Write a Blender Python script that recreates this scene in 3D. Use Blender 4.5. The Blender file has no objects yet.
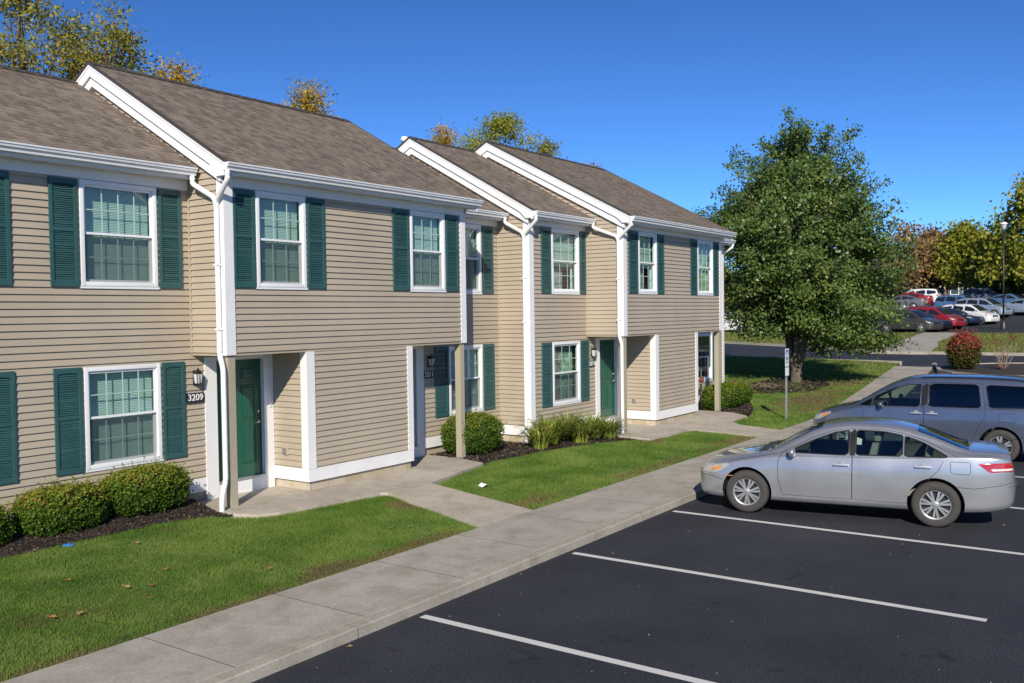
import bpy, bmesh, math, random
import numpy as np
from mathutils import Vector, Matrix

SC = bpy.context.scene
COL = SC.collection
RNG = random.Random(7)
NP = np.random.default_rng(11)
R = math.radians

# ------------------------------------------------------------------ tags
def tag(o, label=None, cat=None, group=None, kind=None):
    if label: o['label'] = label
    if cat: o['category'] = cat
    if group: o['group'] = group
    if kind: o['kind'] = kind
    return o

def empty(name, loc=(0, 0, 0), rz=0.0, label=None, cat=None, group=None):
    o = bpy.data.objects.new(name, None)
    o.empty_display_size = 0.2
    COL.objects.link(o)
    o.location = loc
    o.rotation_euler = (0, 0, rz)
    return tag(o, label, cat, group)

def link(name, me, parent=None):
    o = bpy.data.objects.new(name, me)
    COL.objects.link(o)
    if parent is not None:
        o.parent = parent
    return o

def kids(o):
    return [c for c in bpy.data.objects if c.parent == o]

def copy_tree(o, parent=None):
    c = o.copy()
    COL.objects.link(c)
    if parent is not None:
        c.parent = parent
    for ch in kids(o):
        if ch is not c:
            copy_tree(ch, c)
    return c

# ------------------------------------------------------------------ mesh builder
class MB:
    def __init__(self):
        self.v = []; self.f = []; self.m = []
    def add(self, vs, fs, mi=0):
        b = len(self.v)
        self.v.extend([tuple(p) for p in vs])
        for f in fs:
            self.f.append(tuple(b + i for i in f)); self.m.append(mi)
        return self
    def quad(self, a, b, c, d, mi=0):
        return self.add([a, b, c, d], [(0, 1, 2, 3)], mi)
    def box(self, x0, y0, z0, x1, y1, z1, mi=0):
        if x1 < x0: x0, x1 = x1, x0
        if y1 < y0: y0, y1 = y1, y0
        if z1 < z0: z0, z1 = z1, z0
        vs = [(x0,y0,z0),(x1,y0,z0),(x1,y1,z0),(x0,y1,z0),(x0,y0,z1),(x1,y0,z1),(x1,y1,z1),(x0,y1,z1)]
        return self.add(vs, [(0,3,2,1),(4,5,6,7),(0,1,5,4),(1,2,6,5),(2,3,7,6),(3,0,4,7)], mi)
    def bbox(self, x0, y0, z0, x1, y1, z1, b=0.01, mi=0):
        """box with chamfered edges"""
        bm = bmesh.new()
        bmesh.ops.create_cube(bm, size=1.0)
        for v in bm.verts:
            v.co = Vector(((x0+x1)/2 + v.co.x*abs(x1-x0), (y0+y1)/2 + v.co.y*abs(y1-y0), (z0+z1)/2 + v.co.z*abs(z1-z0)))
        bmesh.ops.bevel(bm, geom=list(bm.edges), offset=b, segments=2, affect='EDGES', profile=0.7)
        bm.verts.index_update()
        self.add([v.co[:] for v in bm.verts], [[v.index for v in f.verts] for f in bm.faces], mi)
        bm.free(); return self
    def prism(self, poly, axis, a0, a1, mi=0):
        """poly: 2D points; axis 0: (y,z) extruded in x; 1: (x,z) in y; 2: (x,y) in z"""
        def P(p, a):
            return (a, p[0], p[1]) if axis == 0 else ((p[0], a, p[1]) if axis == 1 else (p[0], p[1], a))
        n = len(poly)
        vs = [P(p, a0) for p in poly] + [P(p, a1) for p in poly]
        fs = [tuple(range(n)), tuple(range(2*n-1, n-1, -1))] + [(i, (i+1) % n, n+(i+1) % n, n+i) for i in range(n)]
        return self.add(vs, fs, mi)
    def sweep(self, path, prof, up=(0, 0, 1), mi=0, scale=None, caps=True, flip=True):
        """prof: list of (a,b) offsets in frame (side, up)"""
        pts = [Vector(p) for p in path]; n = len(prof); b0 = len(self.v)
        upv = Vector(up)
        last = None
        for i, p in enumerate(pts):
            if i == 0: t = pts[1]-pts[0]
            elif i == len(pts)-1: t = pts[-1]-pts[-2]
            else: t = (pts[i+1]-p).normalized() + (p-pts[i-1]).normalized()
            t.normalize()
            s = t.cross(upv)
            if s.length < 0.15:
                s = last if last is not None else t.cross(Vector((1, 0, 0)))
                s = s - t*s.dot(t)
            s.normalize(); u = s.cross(t).normalized()
            if flip and last is not None and s.dot(last) < 0: s = -s; u = -u
            last = s.copy()
            k = scale[i] if scale else 1.0
            for (a, b) in prof:
                self.v.append(tuple(p + s*a*k + u*b*k))
        for i in range(len(pts)-1):
            for j in range(n):
                a = b0+i*n+j; c = b0+i*n+(j+1) % n
                self.f.append((a, c, c+n, a+n)); self.m.append(mi)
        if caps:
            self.f.append(tuple(b0+j for j in range(n))[::-1]); self.m.append(mi)
            e = b0+(len(pts)-1)*n
            self.f.append(tuple(e+j for j in range(n))); self.m.append(mi)
        return self
    def tube(self, path, r, n=8, mi=0, radii=None, caps=True):
        prof = [(math.cos(2*math.pi*k/n)*r, math.sin(2*math.pi*k/n)*r) for k in range(n)]
        sc = [q/r for q in radii] if radii else None
        return self.sweep(path, prof, mi=mi, scale=sc, caps=caps)
    def lathe(self, prof, n=24, axis='z', c=(0, 0, 0), mi=0, close=False):
        """prof list of (r,h)"""
        b0 = len(self.v); m = len(prof)
        for k in range(n):
            a = 2*math.pi*k/n
            for (r, h) in prof:
                x, y = r*math.cos(a), r*math.sin(a)
                p = (x, y, h) if axis == 'z' else ((x, h, y) if axis == 'y' else (h, x, y))
                self.v.append((p[0]+c[0], p[1]+c[1], p[2]+c[2]))
        mm = m if close else m-1
        for k in range(n):
            for j in range(mm):
                a = b0+k*m+j; b = b0+k*m+(j+1) % m
                c2 = b0+((k+1) % n)*m+(j+1) % m; d = b0+((k+1) % n)*m+j
                self.f.append((a, b, c2, d)); self.m.append(mi)
        return self
    def mesh(self, name, mats, smooth=False, angle=None, fix=True):
        me = bpy.data.meshes.new(name)
        me.from_pydata(self.v, [], self.f)
        if not isinstance(mats, (list, tuple)): mats = [mats]
        for mt in mats: me.materials.append(mt)
        if len(mats) > 1:
            me.polygons.foreach_set('material_index', self.m)
        if fix:
            bm = bmesh.new(); bm.from_mesh(me)
            bmesh.ops.recalc_face_normals(bm, faces=bm.faces[:])
            bm.to_mesh(me); bm.free()
        if smooth or angle is not None:
            me.shade_smooth()
            if angle is not None:
                me.set_sharp_from_angle(angle=R(angle))
        me.update()
        return me
    def build(self, name, mats, parent=None, smooth=False, angle=None, fix=True):
        return link(name, self.mesh(name, mats, smooth, angle, fix), parent)

# ------------------------------------------------------------------ materials
def new_mat(name):
    m = bpy.data.materials.new(name); m.use_nodes = True
    nt = m.node_tree
    b = nt.nodes['Principled BSDF']
    return m, nt, b

def N(nt, t, **kw):
    n = nt.nodes.new(t)
    for k, v in kw.items():
        setattr(n, k, v)
    return n

def rgb(c):
    return (c[0], c[1], c[2], 1.0)

def mat(name, col, rough=0.6, var=0.08, scale=6.0, metal=0.0, spec=0.5, bump=0.0, bscale=40.0, detail=4.0, col2=None, stretch=None, coat=0.0):
    """principled with noise between two tones and optional bump"""
    m, nt, b = new_mat(name)
    tc = N(nt, 'ShaderNodeTexCoord')
    mp = N(nt, 'ShaderNodeMapping')
    if stretch: mp.inputs['Scale'].default_value = stretch
    nt.links.new(tc.outputs['Object'], mp.inputs['Vector'])
    no = N(nt, 'ShaderNodeTexNoise')
    no.inputs['Scale'].default_value = scale; no.inputs['Detail'].default_value = detail; no.inputs['Roughness'].default_value = 0.65
    nt.links.new(mp.outputs['Vector'], no.inputs['Vector'])
    rp = N(nt, 'ShaderNodeValToRGB')
    c1 = [c*(1-var) for c in col]; c2 = col2 if col2 else [min(1, c*(1+var)) for c in col]
    rp.color_ramp.elements[0].position = 0.3; rp.color_ramp.elements[1].position = 0.7
    rp.color_ramp.elements[0].color = rgb(c1); rp.color_ramp.elements[1].color = rgb(c2)
    nt.links.new(no.outputs['Fac'], rp.inputs['Fac'])
    nt.links.new(rp.outputs['Color'], b.inputs['Base Color'])
    b.inputs['Roughness'].default_value = rough
    b.inputs['Metallic'].default_value = metal
    b.inputs['Specular IOR Level'].default_value = spec
    if coat: b.inputs['Coat Weight'].default_value = coat; b.inputs['Coat Roughness'].default_value = 0.05
    if bump > 0:
        nb = N(nt, 'ShaderNodeTexNoise'); nb.inputs['Scale'].default_value = bscale; nb.inputs['Detail'].default_value = 5
        nt.links.new(mp.outputs['Vector'], nb.inputs['Vector'])
        bp = N(nt, 'ShaderNodeBump'); bp.inputs['Strength'].default_value = bump; bp.inputs['Distance'].default_value = 0.01
        nt.links.new(nb.outputs['Fac'], bp.inputs['Height'])
        nt.links.new(bp.outputs['Normal'], b.inputs['Normal'])
    return m

def leaf_mat(name, stops, trans=0.35, rough=0.5, spec=0.3):
    """colour from per-leaf attribute 'rnd' through a ramp; stops: [(pos,col)]"""
    m, nt, b = new_mat(name)
    at = N(nt, 'ShaderNodeAttribute'); at.attribute_name = 'rnd'
    rp = N(nt, 'ShaderNodeValToRGB')
    cr = rp.color_ramp
    while len(cr.elements) < len(stops): cr.elements.new(0.5)
    for e, (p, c) in zip(cr.elements, stops):
        e.position = p; e.color = rgb(c)
    nt.links.new(at.outputs['Fac'], rp.inputs['Fac'])
    nt.links.new(rp.outputs['Color'], b.inputs['Base Color'])
    b.inputs['Roughness'].default_value = rough
    b.inputs['Specular IOR Level'].default_value = spec
    tr = N(nt, 'ShaderNodeBsdfTranslucent')
    nt.links.new(rp.outputs['Color'], tr.inputs['Color'])
    mx = N(nt, 'ShaderNodeMixShader'); mx.inputs['Fac'].default_value = trans
    out = nt.nodes['Material Output']
    nt.links.new(b.outputs['BSDF'], mx.inputs[1]); nt.links.new(tr.outputs['BSDF'], mx.inputs[2])
    nt.links.new(mx.outputs['Shader'], out.inputs['Surface'])
    return m

def glass_mat(name, tint, refl=1.0, rough=0.01, ior=1.5):
    m, nt, b = new_mat(name)
    nt.nodes.remove(b)
    tr = N(nt, 'ShaderNodeBsdfTransparent'); tr.inputs['Color'].default_value = rgb(tint)
    gl = N(nt, 'ShaderNodeBsdfGlossy'); gl.inputs['Roughness'].default_value = rough; gl.inputs['Color'].default_value = (refl, refl, refl, 1)
    lw = N(nt, 'ShaderNodeLayerWeight'); lw.inputs['Blend'].default_value = 0.5
    pw = N(nt, 'ShaderNodeMath', operation='POWER'); pw.inputs[1].default_value = 4.0
    nt.links.new(lw.outputs['Facing'], pw.inputs[0])
    fr = N(nt, 'ShaderNodeMath', operation='MULTIPLY_ADD'); f0 = 2.0*((ior-1)/(ior+1))**2
    fr.inputs[1].default_value = 1-f0; fr.inputs[2].default_value = f0
    nt.links.new(pw.outputs[0], fr.inputs[0])
    mx = N(nt, 'ShaderNodeMixShader')
    nt.links.new(fr.outputs[0], mx.inputs['Fac'])
    nt.links.new(tr.outputs['BSDF'], mx.inputs[1]); nt.links.new(gl.outputs['BSDF'], mx.inputs[2])
    nt.links.new(mx.outputs['Shader'], nt.nodes['Material Output'].inputs['Surface'])
    return m

def screen_mat(name, op, col):
    m, nt, b = new_mat(name)
    b.inputs['Base Color'].default_value = rgb(col); b.inputs['Roughness'].default_value = 0.8
    tr = N(nt, 'ShaderNodeBsdfTransparent')
    mx = N(nt, 'ShaderNodeMixShader'); mx.inputs['Fac'].default_value = op
    nt.links.new(tr.outputs['BSDF'], mx.inputs[1]); nt.links.new(b.outputs['BSDF'], mx.inputs[2])
    nt.links.new(mx.outputs['Shader'], nt.nodes['Material Output'].inputs['Surface'])
    return m

M = {}
M['white'] = mat('white_paint', (0.80, 0.80, 0.79), 0.45, 0.04, 3.0, bump=0.05, bscale=60)
M['vinyl'] = mat('white_vinyl', (0.82, 0.83, 0.83), 0.35, 0.03, 3.0)
M['ridge'] = mat('ridge_cap_dark', (0.055, 0.047, 0.04), 0.85, 0.2, 12)  # ridge cap tone, darker than the shingles along the whole ridge
M['gutter'] = mat('gutter_white', (0.74, 0.75, 0.76), 0.4, 0.05, 4.0)
M['shutter'] = mat('shutter_green', (0.032, 0.097, 0.096), 0.42, 0.12, 3.0)
M['door'] = mat('door_green', (0.006, 0.085, 0.052), 0.32, 0.08, 3.0)
M['brass'] = mat('brass', (0.75, 0.68, 0.5), 0.28, 0.05, 10, metal=1.0)
M['post'] = mat('post_tan', (0.40, 0.36, 0.26), 0.6, 0.08, 5.0, bump=0.12, bscale=25, stretch=(1, 1, 0.15))
M['tan'] = mat('tan_trim', (0.44, 0.37, 0.27), 0.55, 0.05, 4.0)
M['blind'] = mat('blind_white', (0.66, 0.67, 0.64), 0.6, 0.02, 3.0)
M['dark'] = mat('dark_interior', (0.012, 0.012, 0.013), 0.9, 0.1, 3.0)
M['glass'] = glass_mat('window_glass', (0.68, 0.86, 0.81), 0.9, 0.01, 1.5)
M['screen'] = screen_mat('insect_screen', 0.40, (0.05, 0.075, 0.08))
M['lantern'] = mat('lantern_metal', (0.06, 0.055, 0.05), 0.45, 0.1, 10, metal=0.6)
M['lantern_glass'] = mat('lantern_glass', (0.62, 0.66, 0.66), 0.15, 0.04, 5)
M['plaque'] = mat('plaque_black', (0.02, 0.02, 0.03), 0.4, 0.05, 5)
M['black'] = mat('black_rubber', (0.012, 0.012, 0.013), 0.6, 0.1, 8)
M['steel'] = mat('galvanised_steel', (0.42, 0.44, 0.46), 0.45, 0.12, 20, metal=0.7)

def siding_mat():
    m, nt, b = new_mat('tan_siding')
    tc = N(nt, 'ShaderNodeTexCoord')
    no = N(nt, 'ShaderNodeTexNoise'); no.inputs['Scale'].default_value = 1.3; no.inputs['Detail'].default_value = 6
    mp = N(nt, 'ShaderNodeMapping'); mp.inputs['Scale'].default_value = (1, 1, 0.45)
    nt.links.new(tc.outputs['Object'], mp.inputs['Vector']); nt.links.new(mp.outputs['Vector'], no.inputs['Vector'])
    # each course its own slight tone
    sx = N(nt, 'ShaderNodeSeparateXYZ'); nt.links.new(tc.outputs['Object'], sx.inputs['Vector'])
    dv = N(nt, 'ShaderNodeMath', operation='DIVIDE'); dv.inputs[1].default_value = 0.1016
    nt.links.new(sx.outputs['Z'], dv.inputs[0])
    fl = N(nt, 'ShaderNodeMath', operation='FLOOR'); nt.links.new(dv.outputs[0], fl.inputs[0])
    wn = N(nt, 'ShaderNodeTexWhiteNoise', noise_dimensions='1D'); nt.links.new(fl.outputs[0], wn.inputs['W'])
    ad = N(nt, 'ShaderNodeMath', operation='MULTIPLY_ADD'); ad.inputs[1].default_value = 0.22
    nt.links.new(wn.outputs['Value'], ad.inputs[0]); nt.links.new(no.outputs['Fac'], ad.inputs[2])
    rp = N(nt, 'ShaderNodeValToRGB')
    rp.color_ramp.elements[0].position = 0.35; rp.color_ramp.elements[1].position = 0.85
    rp.color_ramp.elements[0].color = rgb(SID[0]); rp.color_ramp.elements[1].color = rgb(SID[1])
    nt.links.new(ad.outputs[0], rp.inputs['Fac']); nt.links.new(rp.outputs['Color'], b.inputs['Base Color'])
    b.inputs['Roughness'].default_value = 0.5; b.inputs['Specular IOR Level'].default_value = 0.35
    return m
SID = ((0.390, 0.328, 0.248), (0.452, 0.385, 0.293))
M['siding'] = siding_mat()

def shingle_mat():
    m, nt, b = new_mat('brown_shingles')
    tc = N(nt, 'ShaderNodeTexCoord')
    at = N(nt, 'ShaderNodeAttribute'); at.attribute_name = 'rnd'       # every tab has its own tone
    no = N(nt, 'ShaderNodeTexNoise'); no.inputs['Scale'].default_value = 0.5; no.inputs['Detail'].default_value = 3
    g = N(nt, 'ShaderNodeTexNoise'); g.inputs['Scale'].default_value = 55; g.inputs['Detail'].default_value = 4; g.inputs['Roughness'].default_value = .8
    for n in (no, g): nt.links.new(tc.outputs['Object'], n.inputs['Vector'])
    a1 = N(nt, 'ShaderNodeMath', operation='MULTIPLY_ADD'); a1.inputs[1].default_value = 0.40
    a0 = N(nt, 'ShaderNodeMath', operation='MULTIPLY'); a0.inputs[1].default_value = 0.14
    nt.links.new(no.outputs['Fac'], a0.inputs[0])
    nt.links.new(at.outputs['Fac'], a1.inputs[0]); nt.links.new(a0.outputs[0], a1.inputs[2])
    a2 = N(nt, 'ShaderNodeMath', operation='MULTIPLY_ADD'); a2.inputs[1].default_value = 0.55
    nt.links.new(g.outputs['Fac'], a2.inputs[0]); nt.links.new(a1.outputs[0], a2.inputs[2])
    rp = N(nt, 'ShaderNodeValToRGB')
    rp.color_ramp.elements[0].position = 0.2; rp.color_ramp.elements[1].position = 0.95
    rp.color_ramp.elements[0].color = rgb((0.105, 0.084, 0.066)); rp.color_ramp.elements[1].color = rgb((0.315, 0.258, 0.208))
    nt.links.new(a2.outputs[0], rp.inputs['Fac']); nt.links.new(rp.outputs['Color'], b.inputs['Base Color'])
    b.inputs['Roughness'].default_value = 0.9; b.inputs['Specular IOR Level'].default_value = 0.2
    bp = N(nt, 'ShaderNodeBump'); bp.inputs['Strength'].default_value = 0.4; bp.inputs['Distance'].default_value = 0.006
    nt.links.new(g.outputs['Fac'], bp.inputs['Height']); nt.links.new(bp.outputs['Normal'], b.inputs['Normal'])
    return m
ROW = 0.125; ROFF = 0.0
M['shingle'] = shingle_mat()
M['drip'] = mat('roof_edge_dark', (0.05, 0.045, 0.042), 0.7, 0.1, 10)

def block_mat():
    m, nt, b = new_mat('foundation_block')
    tc = N(nt, 'ShaderNodeTexCoord'); sx = N(nt, 'ShaderNodeSeparateXYZ'); nt.links.new(tc.outputs['Object'], sx.inputs['Vector'])
    a = N(nt, 'ShaderNodeMath', operation='ADD'); nt.links.new(sx.outputs['X'], a.inputs[0]); nt.links.new(sx.outputs['Y'], a.inputs[1])
    cb = N(nt, 'ShaderNodeCombineXYZ'); nt.links.new(a.outputs[0], cb.inputs['X']); nt.links.new(sx.outputs['Z'], cb.inputs['Y'])
    br = N(nt, 'ShaderNodeTexBrick'); br.inputs['Scale'].default_value = 1; br.inputs['Brick Width'].default_value = 0.406; br.inputs['Row Height'].default_value = 0.203
    br.inputs['Mortar Size'].default_value = 0.006
    br.inputs['Color1'].default_value = rgb((0.42, 0.34, 0.22)); br.inputs['Color2'].default_value = rgb((0.52, 0.46, 0.36)); br.inputs['Mortar'].default_value = rgb((0.32, 0.27, 0.2))
    nt.links.new(cb.outputs['Vector'], br.inputs['Vector'])
    no = N(nt, 'ShaderNodeTexNoise'); no.inputs['Scale'].default_value = 7; no.inputs['Detail'].default_value = 6
    nt.links.new(tc.outputs['Object'], no.inputs['Vector'])
    mx = N(nt, 'ShaderNodeMix', data_type='RGBA'); mx.blend_type = 'MULTIPLY'; mx.inputs['Factor'].default_value = 0.5
    rp = N(nt, 'ShaderNodeValToRGB'); rp.color_ramp.elements[0].color = (0.55, 0.5, 0.42, 1); rp.color_ramp.elements[1].color = (1, 1, 1, 1); rp.color_ramp.elements[1].position = 0.6
    nt.links.new(no.outputs['Fac'], rp.inputs['Fac'])
    nt.links.new(br.outputs['Color'], mx.inputs['A']); nt.links.new(rp.outputs['Color'], mx.inputs['B'])
    nt.links.new(mx.outputs['Result'], b.inputs['Base Color']); b.inputs['Roughness'].default_value = 0.85
    return m
M['block'] = block_mat()
# ------------------------------------------------------------------ the apartment building
YA, YB, YD = 12.806, 11.92, 10.857
YC = YB
XA0, XB0, XB1, XC0, XD0, XD1, XE1 = -0.6, 9.106, 15.07, 17.485, 20.009, 26.057, 28.80
BB0, BB1, DB0, DB1 = 10.732, 13.372, 21.716, 24.308
ZB = 2.624            # underside of the upper storey boxes
ZSK0, ZSK1 = 0.367, 0.58
ZS = 5.40             # soffit
EXPO = 0.1016

BLD = empty('apartment_building', (0, 0, 0), 0,
            'two storey tan clapboard apartment row with teal shutters and brown shingled roofs', 'building')

def clip_poly(poly, a, b, c):
    """keep a*u+b*z<=c"""
    out = []
    n = len(poly)
    for i in range(n):
        p, q = poly[i], poly[(i+1) % n]
        dp = a*p[0]+b*p[1]-c; dq = a*q[0]+b*q[1]-c
        if dp <= 0: out.append(p)
        if (dp < 0 < dq) or (dq < 0 < dp):
            t = dp/(dp-dq); out.append((p[0]+(q[0]-p[0])*t, p[1]+(q[1]-p[1])*t))
    return out

def siding(mb, fix, face, u0, u1, z0, z1, holes=(), clips=(), expo=EXPO, lip=0.024, base=0.002, mi=0):
    """clapboard: face 'F' (front, -Y), 'L' (-X), 'R' (+X), 'K' (back, +Y)"""
    def P(u, n, z):
        if face == 'F': return (u, fix-n, z)
        if face == 'K': return (u, fix+n, z)
        if face == 'L': return (fix-n, u, z)
        return (fix+n, u, z)
    cuts = {z0, z1}
    k = math.floor(z0/expo)
    while k*expo < z1:
        if k*expo > z0: cuts.add(k*expo)
        k += 1
    for h in holes:
        for zz in (h[2], h[3]):
            if z0 < zz < z1: cuts.add(zz)
    zs = sorted(cuts)
    for a, b in zip(zs[:-1], zs[1:]):
        if b-a < 1e-5: continue
        mid = (a+b)/2; kk = math.floor(mid/expo)
        def prof(z): return lip + (base-lip)*((z-kk*expo)/expo)
        iv = [(u0, u1)]
        for h in holes:
            if h[2] < mid < h[3]:
                nv = []
                for (p, q) in iv:
                    if h[1] <= p or h[0] >= q: nv.append((p, q)); continue
                    if h[0] > p: nv.append((p, h[0]))
                    if h[1] < q: nv.append((h[1], q))
                iv = nv
        for (p, q) in iv:
            poly = [(p, a), (q, a), (q, b), (p, b)]
            for c in clips: poly = clip_poly(poly, *c)
            if len(poly) < 3: continue
            mb.add([P(u, prof(z), z) for u, z in poly], [tuple(range(len(poly)))], mi)
            if abs(a-kk*expo) < 1e-6:
                lo = [pt for pt in poly if abs(pt[1]-a) < 1e-6]
                if len(lo) == 2:
                    (ua, _), (ub, _) = lo
                    mb.quad(P(ua, base, a), P(ub, base, a), P(ub, lip, a), P(ua, lip, a), mi)
    return mb

# --- window openings (x0,x1,z0,z1) per facade
UZ = (3.681, 5.222); LZ = (1.003, 2.498)
W_A = [(7.26, 8.50, *UZ), (7.26, 8.50, *LZ), (4.60, 5.84, *UZ), (4.60, 5.84, *LZ), (1.2, 2.44, *UZ), (1.2, 2.44, *LZ)]
W_A2 = [(15.59, 16.80, *UZ), (15.59, 16.80, *LZ)]
W_B = [(9.70, 10.74, *UZ), (13.39, 14.43, *UZ)]
W_C = [(18.40, 19.65, *UZ), (18.40, 19.65, *LZ)]
W_D = [(20.78, 21.80, *UZ), (24.36, 25.44, *UZ)]
W_E = [(26.68, 27.85, *LZ)]
DOORZ = (0.464, 2.482)
D_A = (9.54, 10.51, *DOORZ); D_A2 = (13.455, 14.50, *DOORZ); D_C = (20.62, 21.52, *DOORZ); D_E = (24.39, 25.43, *DOORZ)

def wall(*segs, label=None):
    mb = MB()
    for s in segs: siding(mb, *s[0], **s[1])
    o = mb.build('wall', M['siding'], BLD, fix=False)
    if label: o['label'] = label
    return o

# roof geometry per section: eave y,z ; ridge y,z
ROOFS = {
    'A': (XA0-0.14, XB0, 12.5, 5.56, 15.875, 7.44),
    'B': (XB0-0.14, XB1+0.14, 11.625, 5.56, 15.375, 7.69),
    'A2': (XB1, XC0, 12.5, 5.53, 15.875, 7.40),
    'C': (XC0-0.14, XD0, 11.625, 5.52, 15.375, 7.63),
    'D': (XD0-0.14, XD1+0.14, 10.5, 5.52, 14.875, 7.83),
    'E': (XD1, XE1+0.14, 11.625, 5.52, 15.375, 7.63),
}
YBK = 18.9   # back wall
def roof_line(key, y):
    x0, x1, ye, ze, yr, zr = ROOFS[key]
    m = (zr-ze)/(yr-ye)
    return zr - m*abs(y-yr)
def gable_clips(key, drop=0.03):
    x0, x1, ye, ze, yr, zr = ROOFS[key]
    m = (zr-ze)/(yr-ye)
    # z <= zr - m*|y-yr| - drop
    return [(-m, 1.0, zr-m*yr-drop), (m, 1.0, zr+m*yr-drop)]

# walls
wall(((YA, 'F', XA0, BB0, ZSK1, ZS+0.03), dict(holes=W_A+[D_A])))
wall(((YA, 'F', BB1, XC0, ZSK1, ZS+0.03), dict(holes=W_A2+[D_A2])))
wall(((YB, 'F', XB0, XB1, ZB, ZS+0.03), dict(holes=W_B)),
     ((YB, 'F', BB0, BB1, ZSK1, ZB), {}))
wall(((XB0, 'L', YB, YBK, ZB, 8.0), dict(clips=gable_clips('B'))))
wall(((XB1, 'R', YB, YBK, ZB, 8.0), dict(clips=gable_clips('B'))))
wall(((BB0, 'L', YB, YA, ZSK1, ZB), {}))
wall(((BB1, 'R', YB, YA, ZSK1, ZB), {}))
wall(((YC, 'F', XC0, DB0, ZSK1, ZS+0.03), dict(holes=W_C+[D_C])))
wall(((XC0, 'L', YC, YBK, ZSK1, 8.0), dict(clips=gable_clips('C'))))
wall(((YD, 'F', XD0, XD1, ZB, ZS+0.03), dict(holes=W_D)),
     ((YD, 'F', DB0, DB1, ZSK1, ZB), {}))
wall(((XD0, 'L', YD, YBK, ZB, 8.0), dict(clips=gable_clips('D'))))
wall(((XD1, 'R', YD, YBK, ZB, 8.0), dict(clips=gable_clips('D'))))
wall(((DB0, 'L', YD, YC, ZSK1, ZB), {}))
wall(((DB1, 'R', YD, YC, ZSK1, ZB), {}))
wall(((YC, 'F', DB1, XE1, ZSK1, ZS+0.03), dict(holes=W_E+[D_E])))
wall(((XE1, 'R', YC, YBK, ZSK1, 8.0), dict(clips=gable_clips('E'))))
wall(((YBK, 'K', XA0, XE1, ZSK1, ZS+0.1), {}))
wall(((XA0, 'L', YA, YBK, ZSK1, 8.0), dict(clips=gable_clips('A'))))

# porch ceilings
for (x0, x1, y0, y1) in ((XB0+.01, BB0-.02, YB+.01, YA-.02), (BB1+.02, XB1-.01, YB+.01, YA-.02), (XD0+.01, DB0-.02, YD+.01, YC-.02), (DB1+.02, XD1-.01, YD+.01, YC-.02)):
    mb = MB(); mb.box(x0, y0, ZB-0.012, x1, y1, ZB+0.05)
    n = int((y1-y0)/0.1)
    mb.build('porch_ceiling', M['tan'], BLD)
# edge trim round the underside of the boxes
for (x0, x1, yf, yb) in ((XB0, XB1, YB, YA), (XD0, XD1, YD, YC)):
    mb = MB()
    mb.box(x0-.02, yf-.02, ZB-.03, x1+.02, yf+.0, ZB-.004)
    mb.box(x0-.02, yf, ZB-.03, x0-.0, yb-.02, ZB-.004)
    mb.box(x1+.0, yf, ZB-.03, x1+.02, yb-.02, ZB-.004)
    mb.build('siding_edge_trim', M['tan'], BLD)

# foundations and skirt boards
def found(rects):
    mb = MB()
    for r in rects: mb.box(r[0], r[1], -0.4, r[2], r[3], ZSK0+0.05)
    mb.build('foundation', M['block'], BLD)
found([(XA0+.02, YA+.03, XC0+.3, YBK-.05), (BB0+.02, YB+.02, BB1-.02, YA+.03)])
found([(XC0+.02, YC+.03, XE1-.02, YBK-.05), (DB0+.02, YD+.02, DB1-.02, YC+.03)])
def skirt(path):
    """path in plan, outer face to the left hand when walked; simple boxes"""
    mb = MB()
    for (x0, y0, x1, y1) in path: mb.box(x0, y0, ZSK0, x1, y1, ZSK1+.004)
    mb.build('skirt_board', M['white'], BLD)
p = 0.026
skirt([(XA0, YA-p, 9.31, YA+.02)])
skirt([(BB0-p, YB-p, BB0+.02, YA-.03), (BB0+.02, YB-p, BB1-.02, YB+.02), (BB1-.02, YB-p, BB1+p, YA-.03)])
skirt([(14.74, YA-p, XC0-p, YA+.02), (XC0-p, YC-p, XC0+.02, YA+.02), (XC0+.02, YC-p, 20.40, YC+.02)])
skirt([(DB0-p, YD-p, DB0+.02, YC-.03), (DB0+.02, YD-p, DB1-.02, YD+.02), (DB1-.02, YD-p, DB1+p, YC-.03)])
skirt([(25.66, YC-p, XE1+p, YC+.02), (XE1-.02, YC+.02, XE1+p, YBK)])

# corner boards (pair of boards per corner)
def corner(x, y, sx, z0, z1, w=0.15):
    """sx=-1: left corner (front + left faces); +1: right corner"""
    mb = MB(); q = 0.03
    if sx < 0:
        mb.box(x-q, y-q, z0, x+w, y+.0, z1); mb.box(x-q, y, z0, x, y+w*.9, z1)
    else:
        mb.box(x-w*.8, y-q, z0, x+q, y+.0, z1); mb.box(x, y, z0, x+q, y+w*.9, z1)
    mb.build('corner_board', M['white'], BLD)
corner(XB0, YB, -1, ZB-.02, ZS); corner(XB1, YB, 1, ZB-.02, ZS, 0.17)
corner(BB0, YB, -1, ZSK1+.008, ZB-.03); corner(BB1, YB, 1, ZSK1+.008, ZB-.03)
corner(XC0, YC, -1, ZSK1+.008, ZS, 0.15)
corner(XD0, YD, -1, ZB-.02, ZS); corner(XD1, YD, 1, ZB-.02, ZS, 0.15)
corner(DB0, YD, -1, ZSK1+.008, ZB-.03); corner(DB1, YD, 1, ZSK1+.008, ZB-.03)
corner(XE1, YC, 1, ZSK1+.008, ZS, 0.13)
# inside corner strips
for (x, y, z0, z1, sx) in ((XB0, YA, ZB, ZS, -1), (XC0, YA, ZSK1, ZS, -1), (XD0, YC, ZB, ZS, -1)):
    mb = MB(); mb.box(x-.042, y-.042, z0, x-.0175, y-.0175, z1)
    mb.build('inside_corner_trim', M['tan'], BLD)

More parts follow.
